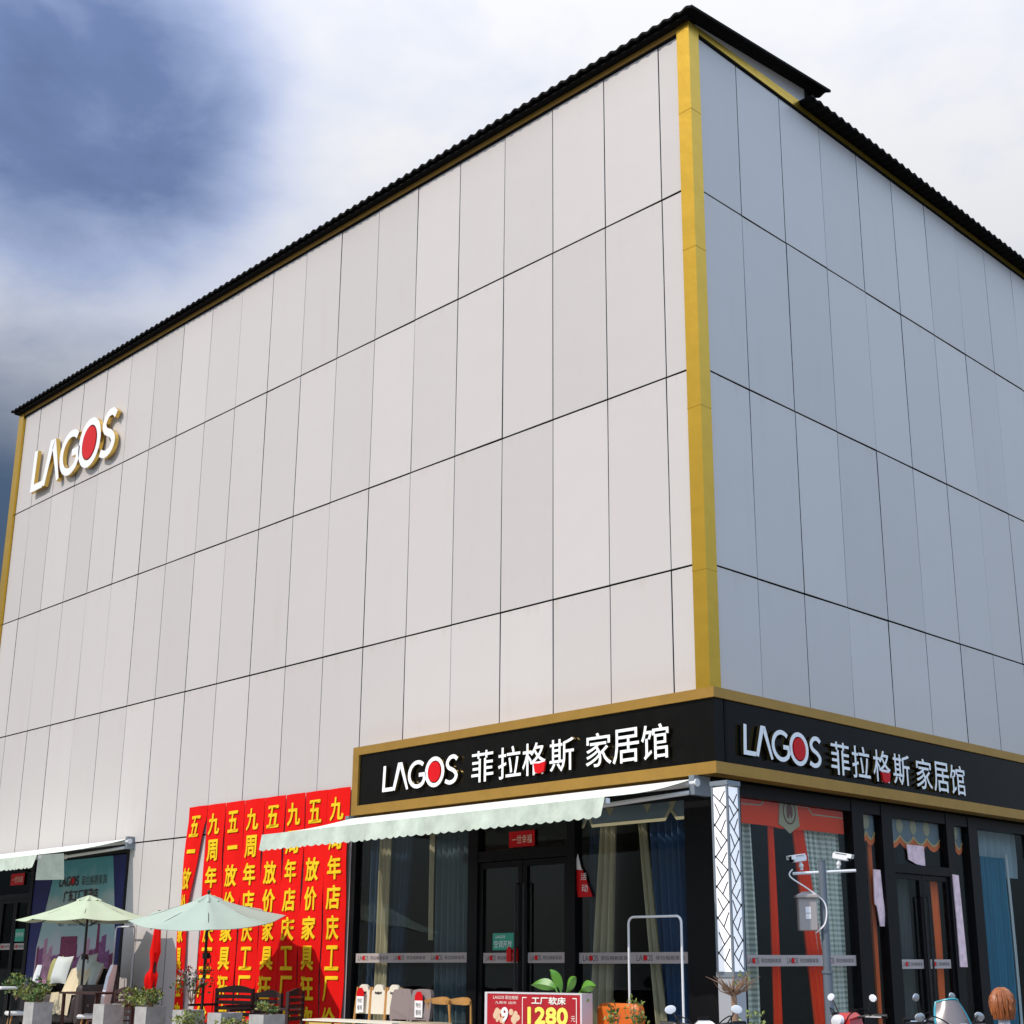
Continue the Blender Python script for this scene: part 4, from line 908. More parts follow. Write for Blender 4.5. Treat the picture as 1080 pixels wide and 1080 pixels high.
m = MB(); m.lathe([(0.15, 0.12), (0.21, 0.35), (0.20, 0.35), (0.15, 0.30)], (-1.6, -1.0, 0), 16); m.build('pot', M_WHITE, BL, True)
# bare pollarded tree
BT = thing('bare_tree', 'small pollarded tree with bare twigs in front of the lamp pillar', 'tree', (1.0, -1.0, 0.0)); rnd = random.Random(5)
m = MB(); m.tube([(1.0, -1.0, 0), (1.01, -1.0, 0.7), (0.99, -1.0, 1.2)], [0.05, 0.042, 0.035], 10); m.build('trunk', M_BARK, BT, True)
m = MB()
for k in range(64):
    a = rnd.uniform(0, 6.28); l = rnd.uniform(0.14, 0.32); el = rnd.uniform(0.2, 1.0); p0 = Vector((0.99, -1.0, 1.18+rnd.uniform(-0.03, 0.03)))
    d = Vector((math.cos(a), math.sin(a), el)).normalized(); p1 = p0+d*l*0.6; p2 = p1+(d+Vector((rnd.uniform(-0.3, 0.3), rnd.uniform(-0.3, 0.3), 0.5))).normalized()*l*0.5
    m.tube([p0, p1, p2], [0.010, 0.006, 0.002], 5)
for s in (-1, 1): m.tube([(0.99, -1, 1.22), (0.99+s*0.16, -1+s*0.15, 1.33), (0.99+s*0.24, -1+s*0.23, 1.38)], [0.012, 0.006, 0.002], 5)
m.build('crown', M_BARK, BT)
m = MB(); leaves(m, (1.08, -0.93, 1.34), 0.10, 0.10, 0.09, 26, 0.05, rnd); leaves(m, (1.15, -0.9, 0.85), 0.2, 0.2, 0.14, 50, 0.06, rnd); m.build('foliage', [M_LEAFY], BT)

# ================================================================== FURNITURE ON THE PAVEMENT
def rack(x0, x1, y, zt, label):
    K = thing('hanging_rack', label, 'rack', ((x0+x1)/2, y, 0.12), group='white tube hanging racks')
    m = MB(); r = 0.09; pts = [(x0, y, 0.14), (x0, y, zt-r)]
    for k in range(1, 6): a = R(180-18*k); pts.append((x0+r+r*math.cos(a), y, zt-r+r*math.sin(a)))
    for k in range(1, 6): a = R(90-18*k); pts.append((x1-r+r*math.cos(a), y, zt-r+r*math.sin(a)))
    pts += [(x1, y, zt-r), (x1, y, 0.14)]
    m.tube(pts, 0.016, 8); m.build('rail', M_STEEL, K, True)
    for xx in (x0, x1):
        m = MB(); m.tube([(xx, y-0.25, 0.14), (xx, y+0.22, 0.14)], 0.015, 8); m.build('foot', M_STEEL, K)
rack(-1.03, -0.12, -0.60, 2.13, 'white tube hanging rack beside the orange armchair')
rack(-15.40, -14.62, -0.26, 2.27, 'white tube hanging rack at the edge of the skyline poster')

def slat_seat(label, x, y, rz, w, zt):
    K = thing('slatted_chair', label, 'chair', (x, y, 0.12), rz, 'black slatted garden seats'); h = zt-0.12
    def part(nm, fn, m_=M_SLAT):
        m = LMB(); fn(m); o = m.build(nm, m_, K); return o
    for sx in (-1, 1):
        for sy in (-1, 1): part('leg', lambda m: m.box(sx*w/2-0.025, sx*w/2+0.025, sy*0.24-0.025, sy*0.24+0.025, 0, 0.46 if sy < 0 else h-0.05))
        part('armrest', lambda m: m.box(sx*w/2-0.035, sx*w/2+0.035, -0.30, 0.26, h-0.34, h-0.30))
    def seat(m):
        for k in range(6): m.box(-w/2+0.026, w/2-0.026, -0.27+k*0.088, -0.20+k*0.088, 0.43, 0.455)
    part('seat', seat)
    def back(m):
        for k in range(5):
            z = h-0.06-k*0.095; n = 8
            for i in range(n):
                u0, u1 = i/n, (i+1)/n; f = lambda u: 0.05*math.sin(math.pi*u); x0, x1 = -w/2+0.026+(w-0.052)*u0, -w/2+0.026+(w-0.052)*u1
                c = 0.03 if k == 0 else 0.0
                m.add([(x0, 0.22+f(u0), z+c*math.sin(math.pi*u0)*2), (x1, 0.22+f(u1), z+c*math.sin(math.pi*u1)*2), (x1, 0.22+f(u1), z-0.062), (x0, 0.22+f(u0), z-0.062),
                       (x0, 0.245+f(u0), z+c*math.sin(math.pi*u0)*2), (x1, 0.245+f(u1), z+c*math.sin(math.pi*u1)*2), (x1, 0.245+f(u1), z-0.062), (x0, 0.245+f(u0), z-0.062)],
                      [(0, 1, 2, 3), (7, 6, 5, 4), (0, 4, 5, 1), (3, 2, 6, 7), (0, 3, 7, 4), (1, 5, 6, 2)])
    part('backrest', back)
slat_seat('wide black slatted bench under the tilted parasol', -9.62, -1.32, R(0), 1.10, 1.18)
slat_seat('black slatted chair facing the street next to the bench', -8.45, -1.42, R(0), 0.70, 1.12)
slat_seat('black slatted chair turned sideways beside the red banners', -7.92, -1.30, R(-58), 0.62, 1.16)
slat_seat('black slatted chair beside the skyline poster under the nearer rack', -12.2, -1.95, R(0), 0.62, 1.14)

def dining_chair(kind, x, y, label, tagged=False, rz=0.0):
    K = thing('dining_chair', label, 'chair', (x, y, 0.12), rz, 'dining chairs for sale in a row')
    def part(nm, m, m_, sm=False): return m.build(nm, m_, K, sm)
    if kind == 'cream':
        for sx in (-1, 1):
            m = LMB(); m.tube([(sx*0.20, 0.20, 0), (sx*0.19, 0.20, 0.5), (sx*0.165, 0.24, 1.06)], [0.02, 0.024, 0.02], 8); part('leg', m, M_WOOD, True)
            m = LMB(); m.tube([(sx*0.19, -0.20, 0), (sx*0.19, -0.2, 0.42)], 0.02, 8); part('leg', m, M_WOOD, True)
        m = LMB(); m.rbox(-0.2, 0.2, -0.22, 0.22, 0.42, 0.49, 0.03); part('seat', m, M_CREAM, True)
        m = LMB(); Pl = lambda a, b, d: Vector((a, 0.22-d+0.04*(b-0.6), b))
        out = [(-0.165, 0.66), (0.165, 0.66), (0.16, 1.00), (0.12, 1.02), (0.10, 1.07), (0.05, 1.10), (-0.05, 1.10), (-0.10, 1.07), (-0.12, 1.02), (-0.16, 1.00)]
        m.prism(out, Pl, -0.02, 0.02); b = part('backrest', m, M_CREAM)
        m = LMB(); m.prism([(-0.085, 0.965), (0, 0.95), (0.085, 0.965), (0.085, 0.995), (0.04, 0.985), (0, 0.995), (-0.04, 0.985), (-0.085, 0.995)], Pl, 0.021, 0.024); m.build('hand_hole', M_INK, b)
    elif kind == 'taupe':
        for sx in (-1, 1):
            for sy in (-1, 1):
                m = LMB(); m.tube([(sx*0.22, sy*0.2, 0), (sx*0.19, sy*0.17, 0.44)], [0.013, 0.02], 8); part('leg', m, M_DKM)
        m = LMB(); m.rbox(-0.24, 0.24, -0.24, 0.24, 0.42, 0.52, 0.04); part('seat', m, M_TAUPE, True)
        m = LMB(); Pl = lambda a, b, d: Vector((a, 0.22-d+0.10*(b-0.5)-0.25*a*a, b))
        out = [(-0.20, 0.56), (-0.16, 0.60), (0.16, 0.60), (0.20, 0.56), (0.235, 0.62), (0.245, 0.78), (0.225, 0.96), (0.19, 1.03), (0.06, 1.045), (-0.06, 1.045), (-0.19, 1.03), (-0.225, 0.96), (-0.245, 0.78), (-0.235, 0.62)]
        m.prism(out, Pl, -0.03, 0.03); b = part('backrest', m, M_TAUPE)
        if not tagged:
            m = LMB(); m.prism([(-0.014, 0.82), (0.014, 0.82), (0.012, 0.92), (0.03, 0.97), (0, 0.99), (-0.03, 0.97), (-0.012, 0.92)], Pl, 0.031, 0.034); m.build('hand_hole', M_INK, b)
    else:
        for sx in (-1, 1):
            m = LMB(); m.tube([(sx*0.20, 0.20, 0), (sx*0.215, 0.2, 0.45), (sx*0.245, 0.16, 0.86)], [0.015, 0.02, 0.016], 8); part('leg', m, M_WOOD, True)
            m = LMB(); m.tube([(sx*0.20, -0.2, 0), (sx*0.2, -0.18, 0.44)], [0.014, 0.02], 8); part('leg', m, M_WOOD, True)
        m = LMB(); m.rbox(-0.22, 0.22, -0.22, 0.22, 0.43, 0.48, 0.03); part('seat', m, M_INK, True)
        m = LMB(); n = 14
        pts = [(-0.27+0.54*i/n, 0.13+0.13*math.sin(math.pi*i/n), 0.87) for i in range(n+1)]
        vs = []; fs = []
        for i, p in enumerate(pts):
            hh = 0.025+0.045*math.sin(math.pi*i/n)
            vs += [(p[0], p[1]-0.015, p[2]-hh*0.6), (p[0], p[1]-0.02, p[2]+hh), (p[0], p[1]+0.015, p[2]+hh), (p[0], p[1]+0.02, p[2]-hh*0.6)]
        for i in range(n):
            for k in range(4): fs.append((4*i+k, 4*i+(k+1) % 4, 4*i+4+(k+1) % 4, 4*i+4+k))
        fs += [(0, 1, 2, 3), (4*n+3, 4*n+2, 4*n+1, 4*n)]
        m.add(vs, fs); part('backrest', m, M_WOOD, True)
    if tagged:
        T = MB(); X0 = x-0.09; zz = 0.12+(0.90 if kind == 'cream' else 0.86); yy = y+0.17 if kind == 'cream' else y+0.19
        T.prism([(X0, zz-0.22), (X0+0.18, zz-0.22), (X0+0.18, zz+0.02), (X0, zz+0.02)], LEFT(yy-0.01), 0, 0.006)
        o = T.build('price_card', M_PAPERW); tag(o, 'white price card with red top hung on %s' % ('the cream chair nearest the banners' if kind == 'cream' else 'the taupe chair beside the wooden chairs'), 'price card', 'price cards on the chairs')
        T = MB(); T.prism([(X0, zz+0.02), (X0+0.18, zz+0.02), (X0+0.18, zz+0.09), (X0+0.13, zz+0.15), (X0+0.05, zz+0.15), (X0, zz+0.09)], LEFT(yy-0.01), 0, 0.006); T.build('red_top', M_RED, o)
        T = MB()
        for q, (s_, a, b) in enumerate((('特价', zz-0.08, zz-0.01), ('餐椅', zz-0.19, zz-0.11))): put_text(T, s_, LEFT(yy-0.01), X0+0.03, X0+0.15, a, b, 0.008, 0.008)
        T.build('lettering', M_INK, o)
CY = -0.95
dining_chair('cream', -6.52, CY, 'cream backed wooden chair with a price card, nearest the banners', True)
dining_chair('cream', -6.14, CY, 'cream backed wooden chair in the middle of the cream three')
dining_chair('cream', -5.76, CY, 'cream backed wooden chair touching the first taupe chair')
dining_chair('taupe', -5.46, CY-0.10, 'taupe shell chair with a slot, next to the cream chairs')
dining_chair('taupe', -5.00, CY-0.10, 'taupe shell chair wearing a price card, next to the wooden chairs', True)
dining_chair('wood', -4.58, CY-0.05, 'wooden chair with curved top rail beside the taupe chairs')
dining_chair('wood', -4.12, CY-0.05, 'wooden chair with curved top rail nearest the main doors')
DT = thing('display_table', 'long low table with pale edge and yellow panels in front of the dining chairs', 'table', (-5.35, -1.7, 0.12))
m = MB(); m.box(-6.42, -4.30, -1.95, -1.52, 0.712, 0.735); m.build('tabletop', M_CREAM, DT)
for xx in (-6.36, -4.40):
    for yy in (-1.90, -1.60): m = MB(); m.box(xx, xx+0.05, yy, yy+0.05, 0.12, 0.71); m.build('leg', M_WOOD, DT)
for k in range(3):
    m = MB(); m.box(-6.28+k*0.62, -5.74+k*0.62, -1.93, -1.91, 0.30, 0.695); m.build('panel', mat('straw_panel', (0.60, 0.42, 0.10), 0.6), DT)
WC = thing('woven_stool', 'woven rattan seat in front of the wooden chairs', 'stool', (-4.0, -1.6, 0.12))
m = MB(); m.rbox(-4.32, -3.60, -1.85, -1.40, 0.62, 0.74, 0.05); m.build('seat', mat('rattan', (0.40, 0.33, 0.22), 0.8, bump=0.5, bscale=90), WC, True)
for xx in (-4.26, -3.70):
    for yy in (-1.78, -1.5): m = MB(); m.tube([(xx, yy, 0.12), (xx, yy, 0.62)], 0.018, 8); m.build('leg', M_DKM, WC)
# orange armchair
OA = thing('armchair', 'orange leather armchair between the price board and the hanging rack', 'armchair', (-1.0, -0.95, 0.12))
m = MB(); m.rbox(-1.42, -0.68, -0.86, -0.66, 0.50, 1.03, 0.10); m.build('backrest', M_ORANGE, OA, True)
m = MB(); m.rbox(-1.34, -0.76, -1.42, -0.86, 0.42, 0.58, 0.06); m.build('seat', M_ORANGE, OA, True)
for xx in (-1.46, -0.76): m = MB(); m.rbox(xx, xx+0.12, -1.40, -0.80, 0.40, 0.76, 0.05); m.build('armrest', M_ORANGE, OA, True)
for xx in (-1.38, -0.74):
    for yy in (-1.34, -0.8): m = MB(); m.tube([(xx, yy, 0.12), (xx, yy, 0.42)], 0.02, 8); m.build('leg', M_WOOD, OA)
# price board
PB = thing('price_board', 'red price board reading 1280 in yellow with a cream number nine emblem', 'sign', (-2.25, -1.2, 0.12))
px0, px1, pz1 = -3.14, -1.36, 1.155
m = MB(); m.box(px0, px1, -1.20, -1.02, 0.18, pz1-0.02); m.build('board', mat('board_red', (0.42, 0.008, 0.018), 0.45, var=0.25, vscale=2), PB)
m = MB(); m.box(px0-0.05, px0, -1.205, -1.02, 0.15, pz1); m.box(px1, px1+0.03, -1.205, -1.0, 0.15, pz1); m.box(px0, px1, -1.205, -1.02, pz1-0.02, pz1); m.build('frame', mat('board_frame', (0.62, 0.58, 0.60), 0.5), PB)
PP = LEFT(-1.2); m = MB()
put_text(m, 'LAGOS', PP, -3.02, -2.80, 1.065, 1.105, 0.004, 0.004); put_text(m, '菲拉格斯', PP, -2.78, -2.52, 1.06, 1.11, 0.004, 0.004); put_text(m, '九周年 店庆', PP, -2.98, -2.56, 1.00, 1.035, 0.004, 0.004)
bold_text(m, '工厂软床', PP, -2.26, -1.62, 1.005, 1.105, 0.004, 0.004)
for pts in ([(-2.36, 1.09), (-2.44, 1.09), (-2.44, 0.68), (-1.46, 0.68)], [(-1.50, 1.09), (-1.43, 1.09), (-1.43, 0.78)]): stroke(m, pts, 0.012, PP, 0.002, 0.004, 0, 0)
put_text(m, '元', PP, -1.53, -1.45, 0.80, 0.87, 0.004, 0.004)
m.build('lettering', mat('print_cream', (0.85, 0.80, 0.72), 0.5), PB)
m = MB(); bold_text(m, '1280', PP, -2.34, -1.58, 0.745, 0.975, 0.004, 0.014); m.build('price', mat('print_yellow', (0.88, 0.78, 0.12), 0.5), PB)
m = MB(); rnd = random.Random(2)
for k in range(22):
    a = rnd.uniform(0, 6.28); q = rnd.random()**0.5; cx, cz = -2.78+0.26*q*math.cos(a), 0.83+0.09*q*math.sin(a); r = rnd.uniform(0.025, 0.05)
    m.prism([(cx+r*math.cos(R(t)), cz+r*math.sin(R(t))) for t in range(0, 360, 36)], PP, 0.002, 0.0022+0.0002*k)
em = m.build('emblem', mat('print_beige', (0.72, 0.50, 0.32), 0.5), PB)
m = MB(); bold_text(m, '9', PP, -2.85, -2.71, 0.76, 0.96, 0.008, 0.010); m.build('numeral', M_WHITE, em)

# wing shop furniture
SF = thing('sofa', 'dark sofa with pale pillows and a cream throw in front of the skyline poster', 'sofa', (-15.5, -1.0, 0.12))
m = MB(); m.rbox(-16.7, -14.45, -0.85, -0.60, 0.5, 1.45, 0.08); m.build('backrest', M_INK, SF, True)
m = MB(); m.rbox(-16.6, -14.55, -1.5, -0.85, 0.45, 0.95, 0.08); m.build('seat', M_INK, SF, True)
for xx in (-16.8, -14.5): m = MB(); m.rbox(xx, xx+0.22, -1.5, -0.7, 0.4, 1.15, 0.08); m.build('armrest', M_INK, SF, True)
for xx in (-16.7, -14.4):
    for yy in (-1.45, -0.7): m = MB(); m.box(xx, xx+0.06, yy, yy+0.06, 0.12, 0.45); m.build('leg', M_INK, SF)
def pillow(x, y, z, w, h, m_, label, tilt):
    X = Matrix.Translation((x, y, z)) @ Matrix.Rotation(tilt, 4, 'Y') @ Matrix.Rotation(R(-14), 4, 'X')
    m = MB(); nn = 8; vs = []
    for s in (1, -1):
        for j in range(nn+1):
            for i in range(nn+1):
                u, v = i/nn*2-1, j/nn*2-1; b = (1-u**4)*(1-v**4); pin = 1-0.08*(1-abs(u*v))
                vs.append(X @ Vector((u*w/2*(0.93+0.07*v*v), s*0.09*b**0.6, v*h/2*(0.93+0.07*u*u))))
    fs = []; st = (nn+1)**2
    for j in range(nn):
        for i in range(nn): a = j*(nn+1)+i; fs.append((a, a+1, a+nn+2, a+nn+1)); fs.append((st+a+nn+1, st+a+nn+2, st+a+1, st+a))
    m.add(vs, fs); tag(m.build('pillow', m_, None, True), label, 'pillow', 'pillows on the dark sofa')
sage = mat('sage_cloth', (0.46, 0.50, 0.44), 0.85); pale = mat('pale_grey_cloth', (0.55, 0.58, 0.56), 0.85)
pillow(-15.95, -1.08, 1.42, 0.66, 0.56, pale, 'pale grey pillow in the middle of the dark sofa', R(0))
pillow(-15.05, -1.04, 1.45, 0.72, 0.56, pale, 'pale grey pillow behind the cream throw', R(-4))
pillow(-16.35, -1.02, 1.38, 0.42, 0.62, mat('olive_cloth', (0.30, 0.28, 0.10), 0.85), 'olive pillow at the door end of the dark sofa', R(-8))
pillow(-14.65, -1.06, 1.32, 0.40, 0.56, sage, 'sage pillow at the rack end of the dark sofa', R(12))
m = MB(); nx = 16; prof = [(-0.80, 1.47), (-1.02, 1.47), (-1.14, 1.42), (-1.22, 1.2), (-1.32, 0.99), (-1.53, 0.98), (-1.56, 0.6)]
vs = []; fs = []
for j, (yy, zz) in enumerate(prof):
    for i in range(nx+1): vs.append((-15.42+0.80*i/nx+0.03*math.sin(j*1.7), yy-0.02*math.sin(i*1.9), zz+0.02*math.sin(i*1.1)))
for j in range(len(prof)-1):
    for i in range(nx): a = j*(nx+1)+i; fs.append((a, a+1, a+nx+2, a+nx+1))
m.add(vs, fs); tag(m.build('throw_blanket', mat('throw_cream', (0.66, 0.56, 0.38), 0.9), None, True), 'cream throw blanket draped over the dark sofa', 'blanket')
def shell_chair(x, y, rz, label):
    K = thing('shell_chair', label, 'chair', (x, y, 0.12), rz, 'white shell chairs flanking the sofa')
    m = LMB(); Pl = lambda a, b, d: Vector((a, 0.2-d+0.12*(b-0.5)-0.5*a*a, b)); m.prism([(-0.20, 0.45), (0.20, 0.45), (0.25, 0.8), (0.22, 1.2), (0.12, 1.40), (-0.12, 1.40), (-0.22, 1.2), (-0.25, 0.8)], Pl, -0.03, 0.03); m.build('backrest', M_WHITE, K)
    m = LMB(); m.rbox(-0.24, 0.24, -0.26, 0.22, 0.42, 0.5, 0.04); m.build('seat', M_WHITE, K, True)
    for sx in (-1, 1):
        for sy in (-1, 1): m = LMB(); m.tube([(sx*0.22, sy*0.22, 0), (sx*0.17, sy*0.16, 0.43)], [0.012, 0.018], 8); m.build('leg', M_WOOD, K)
shell_chair(-16.75, -1.5, R(-18), 'white shell chair beside the wing shop door end of the sofa')
shell_chair(-13.95, -1.35, R(-44), 'white shell chair beside the hanging rack end of the sofa')
CT = thing('side_table', 'small white topped table by the wing shop door', 'table', (-16.9, -1.9, 0.12))
m = MB(); m.rbox(-17.4, -16.4, -2.1, -1.7, 1.05, 1.10, 0.02); m.build('tabletop', M_WHITE, CT)
for xx in (-17.3, -16.55):
    for yy in (-2.05, -1.8): m = MB(); m.tube([(xx, yy, 0.12), (xx, yy, 1.05)], 0.018, 8); m.build('leg', M_DKM, CT)
BT2 = thing('garden_table', 'black garden table under the parasol at the skyline poster', 'table', (-13.4, -1.75, 0.12))
m = MB(); m.box(-14.15, -12.75, -2.0, -1.45, 1.00, 1.035); m.build('tabletop', M_SLAT, BT2)
for xx in (-14.1, -12.85):
    for yy in (-1.95, -1.55): m = MB(); m.box(xx, xx+0.05, yy, yy+0.05, 0.12, 1.0); m.build('leg', M_SLAT, BT2)

# ================================================================== SCOOTERS
M_CHROME = mat('chrome', (0.6, 0.6, 0.62), 0.15, 0.9); M_TYRE = mat('tyre', (0.02, 0.02, 0.02), 0.9); M_MIRR = mat('mirror_white', (0.75, 0.76, 0.80), 0.2)
def scooter(label, x, y, rz, paint, shield=None, mz=1.17, lean=0.0, mirr=None):
    mirr = mirr or M_MIRR
    K = thing('motor_scooter', label, 'scooter', (x, y, 0.0), rz, 'scooters parked on the street'); K.rotation_euler = (0, lean, rz)
    def pt(nm, m, mt, sm=True): return m.build(nm, mt, K, sm)
    # local: front = -y
    for yy in (-0.62, 0.62):
        m = LMB(); 
        prof = [(0.16, -0.045), (0.21, -0.05), (0.235, 0), (0.21, 0.05), (0.16, 0.045)]
        X = Matrix.Translation((0, yy, 0.235)) @ Matrix.Rotation(R(90), 4, 'Y'); m.lathe(prof, (0, 0, 0), 24, 0, 1, 1, X); w = pt('wheel', m, M_TYRE)
        m = LMB(); m.lathe([(0.03, -0.05), (0.155, -0.035), (0.155, 0.035), (0.03, 0.05)], (0, 0, 0), 16, 0, 1, 1, X); o = m.build('rim', M_CHROME, w, True)
    m = LMB()                                                             # apron, floor and tail as one painted body
    m.rbox(-0.19, 0.19, -0.46, -0.36, 0.38, 0.92, 0.10); m.rbox(-0.15, 0.15, -0.36, 0.14, 0.30, 0.38, 0.03)
    m.rbox(-0.17, 0.17, 0.12, 0.80, 0.36, 0.72, 0.10); m.rbox(-0.09, 0.09, -0.76, -0.40, 0.46, 0.54, 0.03); pt('body', m, paint)
    m = LMB(); m.rbox(-0.15, 0.15, 0.10, 0.78, 0.72, 0.82, 0.04); pt('seat', m, M_BLACK)
    m = LMB(); m.add([(-0.15, -0.52, 0.86), (0.15, -0.52, 0.86), (0.11, -0.28, 0.90), (-0.11, -0.28, 0.90), (-0.12, -0.50, 1.00), (0.12, -0.50, 1.00), (0.08, -0.30, 1.03), (-0.08, -0.30, 1.03), (-0.06, -0.44, 1.055), (0.06, -0.44, 1.055), (0.05, -0.33, 1.06), (-0.05, -0.33, 1.06)], [(0, 3, 2, 1), (0, 1, 5, 4), (1, 2, 6, 5), (2, 3, 7, 6), (3, 0, 4, 7), (4, 5, 9, 8), (5, 6, 10, 9), (6, 7, 11, 10), (7, 4, 8, 11), (8, 9, 10, 11)]); pt('handlebar_cowl', m, paint, False)
    for s in (-1, 1):
        m = LMB(); m.tube([(s*0.20, -0.36, 1.02), (s*0.36, -0.30, 1.02)], 0.007, 6); pt('brake_lever', m, M_CHROME)
        m = LMB(); m.tube(spline([(s*0.24, -0.31, 1.03), (s*0.22, -0.42, 1.10), (s*0.10, -0.50, 1.02), (s*0.05, -0.48, 0.85)], 5), 0.006, 5); pt('cable', m, M_BLACK)
        m = LMB(); m.ell((s*0.17, -0.50, 0.88), 0.035, 0.03, 0.025, 10, 6); pt('indicator', m, mat('amber_lens', (0.75, 0.25, 0.02), 0.3))
    m = LMB(); m.box(-0.05, 0.05, -0.32, -0.30, 1.03, 1.09); pt('dial', m, M_BLACK, False)
    m = LMB(); m.tube([(0, -0.40, 0.5), (0, -0.36, 0.98)], 0.03, 8); m.tube([(-0.36, -0.24, 1.03), (-0.2, -0.33, 1.03), (0, -0.36, 1.0), (0.2, -0.33, 1.03), (0.36, -0.24, 1.03)], 0.014, 8); hb = pt('handlebar', m, M_DKM)
    for s in (-1, 1):
        m = LMB(); m.tube([(s*0.26, -0.29, 1.03), (s*0.37, -0.23, 1.03)], 0.022, 8); m.build('grip', M_BLACK, hb, True)
        m = LMB(); m.tube([(s*0.20, -0.32, 1.03), (s*0.25, -0.33, mz-0.02), (s*0.27, -0.33, mz+0.01)], 0.008, 6); mi = pt('mirror', m, M_DKM)
        m = LMB(); X = Matrix.Translation((s*0.29, -0.33, mz+0.03)) @ Matrix.Rotation(s*R(12), 4, 'Y') @ Matrix.Rotation(R(90), 4, 'X'); m.lathe([(0.02, -0.010), (0.046, -0.007), (0.050, 0.0), (0.046, 0.007), (0.02, 0.010)], (0, 0, 0), 18, 0, 1.0, 0.72, X); m.build('mirror_glass', mirr, mi, True)
    m = LMB(); X = Matrix.Translation((0, -0.535, 0.98)) @ Matrix.Rotation(R(75), 4, 'X'); m.lathe([(0.02, 0), (0.075, 0.0), (0.065, 0.03), (0.02, 0.05)], (0, 0, 0), 18, 0, 1.1, 0.85, X); pt('headlight', m, mat('lamp_glass', (0.6, 0.6, 0.62), 0.1))
    if shield:
        m = LMB(); n = 10; vs = []; fs = []
        for j in range(6):
            t = j/5
            for i in range(n+1):
                u = i/n*2-1; wd = 0.17*(1-0.35*t*t); vs.append((u*wd, -0.50+0.10*t+0.10*u*u, 0.98+0.26*t*(1-0.12*u*u)))
        for j in range(5):
            for i in range(n): a = j*(n+1)+i; fs.append((a, a+1, a+n+2, a+n+1))
        m.add(vs, fs); sh = pt('windshield', m, mat('smoke_screen', (0.17, 0.14, 0.14), 0.25))
        m = LMB(); edge = [vs[j*(n+1)] for j in range(6)]+[vs[5*(n+1)+i] for i in range(1, n+1)]+[vs[j*(n+1)+n] for j in range(4, -1, -1)]; m.tube(edge, 0.010, 6); m.build('shield_trim', shield, sh, True)
    return K
paintw = mat('scooter_white', (0.80, 0.80, 0.80), 0.25, coat=0.5); paintr = mat('scooter_red', (0.45, 0.02, 0.02), 0.25, coat=0.5); paintk = mat('scooter_black', (0.03, 0.03, 0.035), 0.25, coat=0.5); paintg = mat('scooter_silver', (0.35, 0.35, 0.37), 0.3, 0.3)
scooter('white motor scooter parked before the corner lamp pillar', 3.45, -4.75, R(44), paintw, None, 1.12)
scooter('red motor scooter with round mirrors before the camera pole', 3.62, -2.1, R(-12), paintr, None, 1.17)
scooter('black motor scooter wedged behind the teal trimmed one', 4.35, -2.75, R(85), paintk, None, 1.20, 0.0, M_CHROME)
scooter('silver scooter with smoked windshield edged in teal', 5.0, -3.45, R(60), paintg, mat('teal_trim', (0.02, 0.30, 0.38), 0.4), 1.06, 0.0, M_CHROME)

# ================================================================== SEATED PERSON (only the head clears the frame)
PE = thing('person', 'person with ginger hair in a white shirt seated near the parked scooters', 'person', (5.45, -2.95, -0.06), R(215))
mb = bpy.data.meshes.new('body')
J = [(0, 0, 0.52), (0, 0.02, 0.72), (0, 0.01, 0.92), (0, 0, 1.03), (0, -0.02, 1.10), (0, -0.03, 1.17),
     (0.17, 0, 0.98), (0.22, -0.04, 0.74), (0.16, -0.22, 0.58), (-0.17, 0, 0.98), (-0.22, -0.04, 0.74), (-0.16, -0.22, 0.58),
     (0.10, -0.02, 0.50), (0.13, -0.42, 0.50), (0.13, -0.40, 0.08), (0.13, -0.52, 0.05), (-0.10, -0.02, 0.50), (-0.13, -0.42, 0.50), (-0.13, -0.40, 0.08), (-0.13, -0.52, 0.05)]
Ed = [(0, 1), (1, 2), (2, 3), (3, 4), (4, 5), (2, 6), (6, 7), (7, 8), (2, 9), (9, 10), (10, 11), (0, 12), (12, 13), (13, 14), (14, 15), (0, 16), (16, 17), (17, 18), (18, 19)]
Rd = [0.15, 0.13, 0.14, 0.06, 0.05, 0.06, 0.06, 0.045, 0.035, 0.06, 0.045, 0.035, 0.09, 0.07, 0.045, 0.04, 0.09, 0.07, 0.045, 0.04]
mb.from_pydata(J, Ed, []); bo = bpy.data.objects.new('body', mb); COL.objects.link(bo); bo.parent = PE
sk_ = bo.modifiers.new('Skin', 'SKIN')
for i, v in enumerate(mb.skin_vertices[0].data): v.radius = (Rd[i], Rd[i]*(0.75 if i < 3 else 1)); v.use_root = (i == 0)
bo.modifiers.new('Sub', 'SUBSURF').levels = 1; bo.modifiers['Sub'].render_levels = 2
mb.materials.append(mat('shirt_white', (0.75, 0.72, 0.76), 0.8))
skin = mat('skin', (0.42, 0.22, 0.14), 0.5)
m = LMB(); m.ell((0, -0.035, 1.24), 0.078, 0.098, 0.125, 20, 14); m.ell((0, -0.135, 1.225), 0.014, 0.02, 0.022, 8, 6); m.ell((0.078, -0.02, 1.235), 0.012, 0.02, 0.032, 8, 6); m.ell((-0.078, -0.02, 1.235), 0.012, 0.02, 0.032, 8, 6); m.ell((0, -0.125, 1.185), 0.025, 0.012, 0.008, 8, 6); hd = m.build('head', skin, PE, True)
m = LMB()
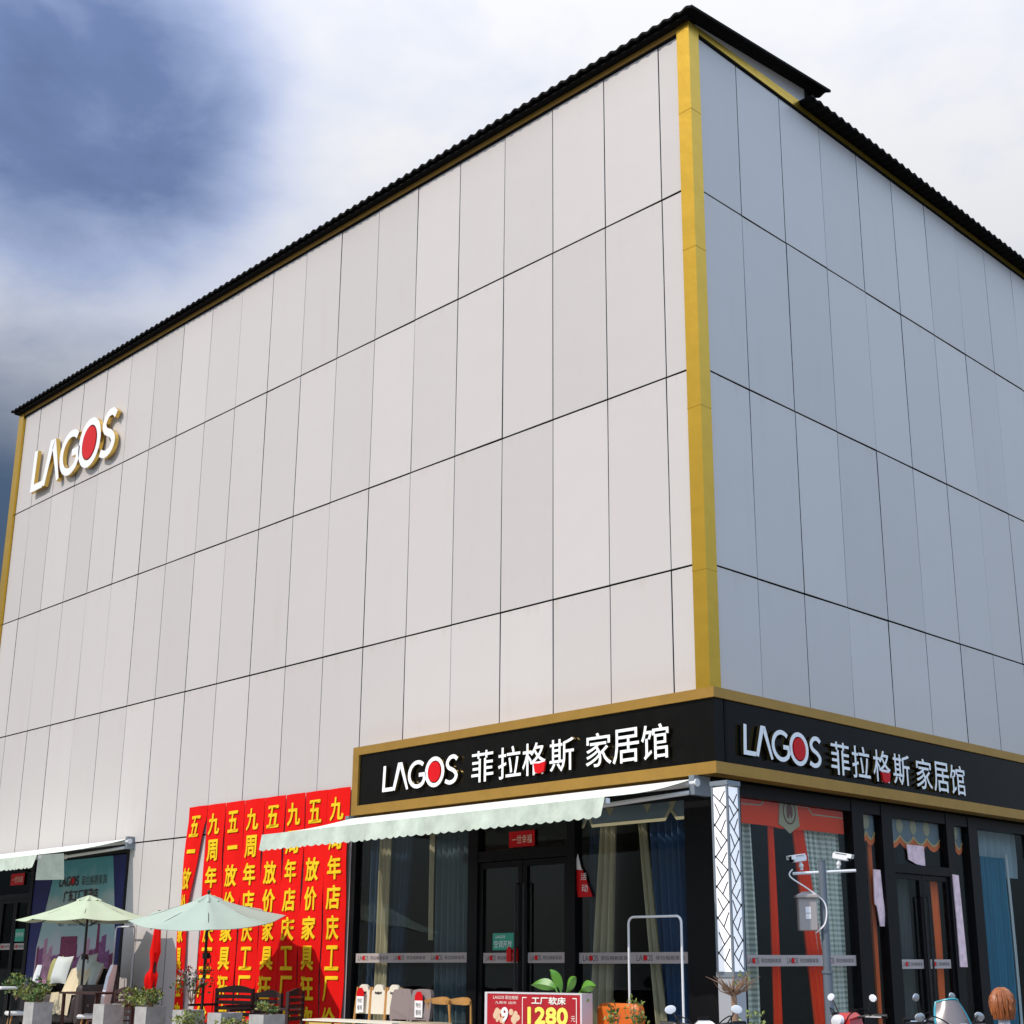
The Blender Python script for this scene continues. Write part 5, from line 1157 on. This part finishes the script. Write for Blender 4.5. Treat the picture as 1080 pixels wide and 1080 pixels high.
for s in (-1, 1): m.ell((s*0.03, -0.122, 1.25), 0.012, 0.008, 0.007, 8, 6)
m.build('eyes', M_INK, hd, True)
m = LMB(); n = 26; vs = []; fs = []; rows = 10
for j in range(rows+1):
    ph = math.pi*0.62*j/rows
    for k in range(n):
        a = 2*math.pi*k/n; front = max(0, -math.sin(a)); p_ = ph*1.12*(1-0.45*front); w_ = 1.10+0.07*math.sin(9*a+3*j)+0.05*math.sin(4*a)
        vs.append((0.088*math.sin(p_)*math.cos(a)*w_, -0.03+0.112*math.sin(p_)*math.sin(a)*w_, 1.235+0.142*math.cos(p_)*(1+0.03*math.sin(7*a))*(1.5 if p_ > 1.571 else 1)))
for j in range(rows):
    for k in range(n): fs.append((j*n+k, j*n+(k+1) % n, (j+1)*n+(k+1) % n, (j+1)*n+k))
m.add(vs, fs); rh = random.Random(4)
for k in range(170):
    a = rh.uniform(0, 6.28); f0 = max(0, -math.sin(a)); L = 1.0-0.5*f0; q = []
    for j in range(6):
        p_ = 0.25+(1.85*L)*j/5; w_ = 1.12+0.16*rh.uniform(-0.6, 1)
        q.append((0.09*math.sin(p_)*math.cos(a+0.06*j)*w_, -0.03+0.114*math.sin(p_)*math.sin(a+0.06*j)*w_, 1.238+0.150*math.cos(p_)*(1.6 if p_ > 1.571 else 1)))
    m.tube(q, [0.004, 0.007, 0.008, 0.008, 0.006, 0.003], 5)
m.build('hair', mat('ginger_hair', (0.30, 0.09, 0.025), 0.4, var=0.5, vscale=30), PE, True)
st = thing('stool', 'low plastic stool under the seated person with ginger hair', 'stool', (5.45, -2.95, 0))
m = MB(); m.lathe([(0.17, 0.36), (0.17, 0.40), (0.02, 0.40)], (5.45, -2.95, 0), 16); m.build('seat', M_RED, st)
for k in range(4): m = MB(); a = R(45+90*k); m.tube([(5.45+0.17*math.cos(a), -2.95+0.17*math.sin(a), 0), (5.45+0.13*math.cos(a), -2.95+0.13*math.sin(a), 0.36)], 0.018, 6); m.build('leg', M_RED, st)
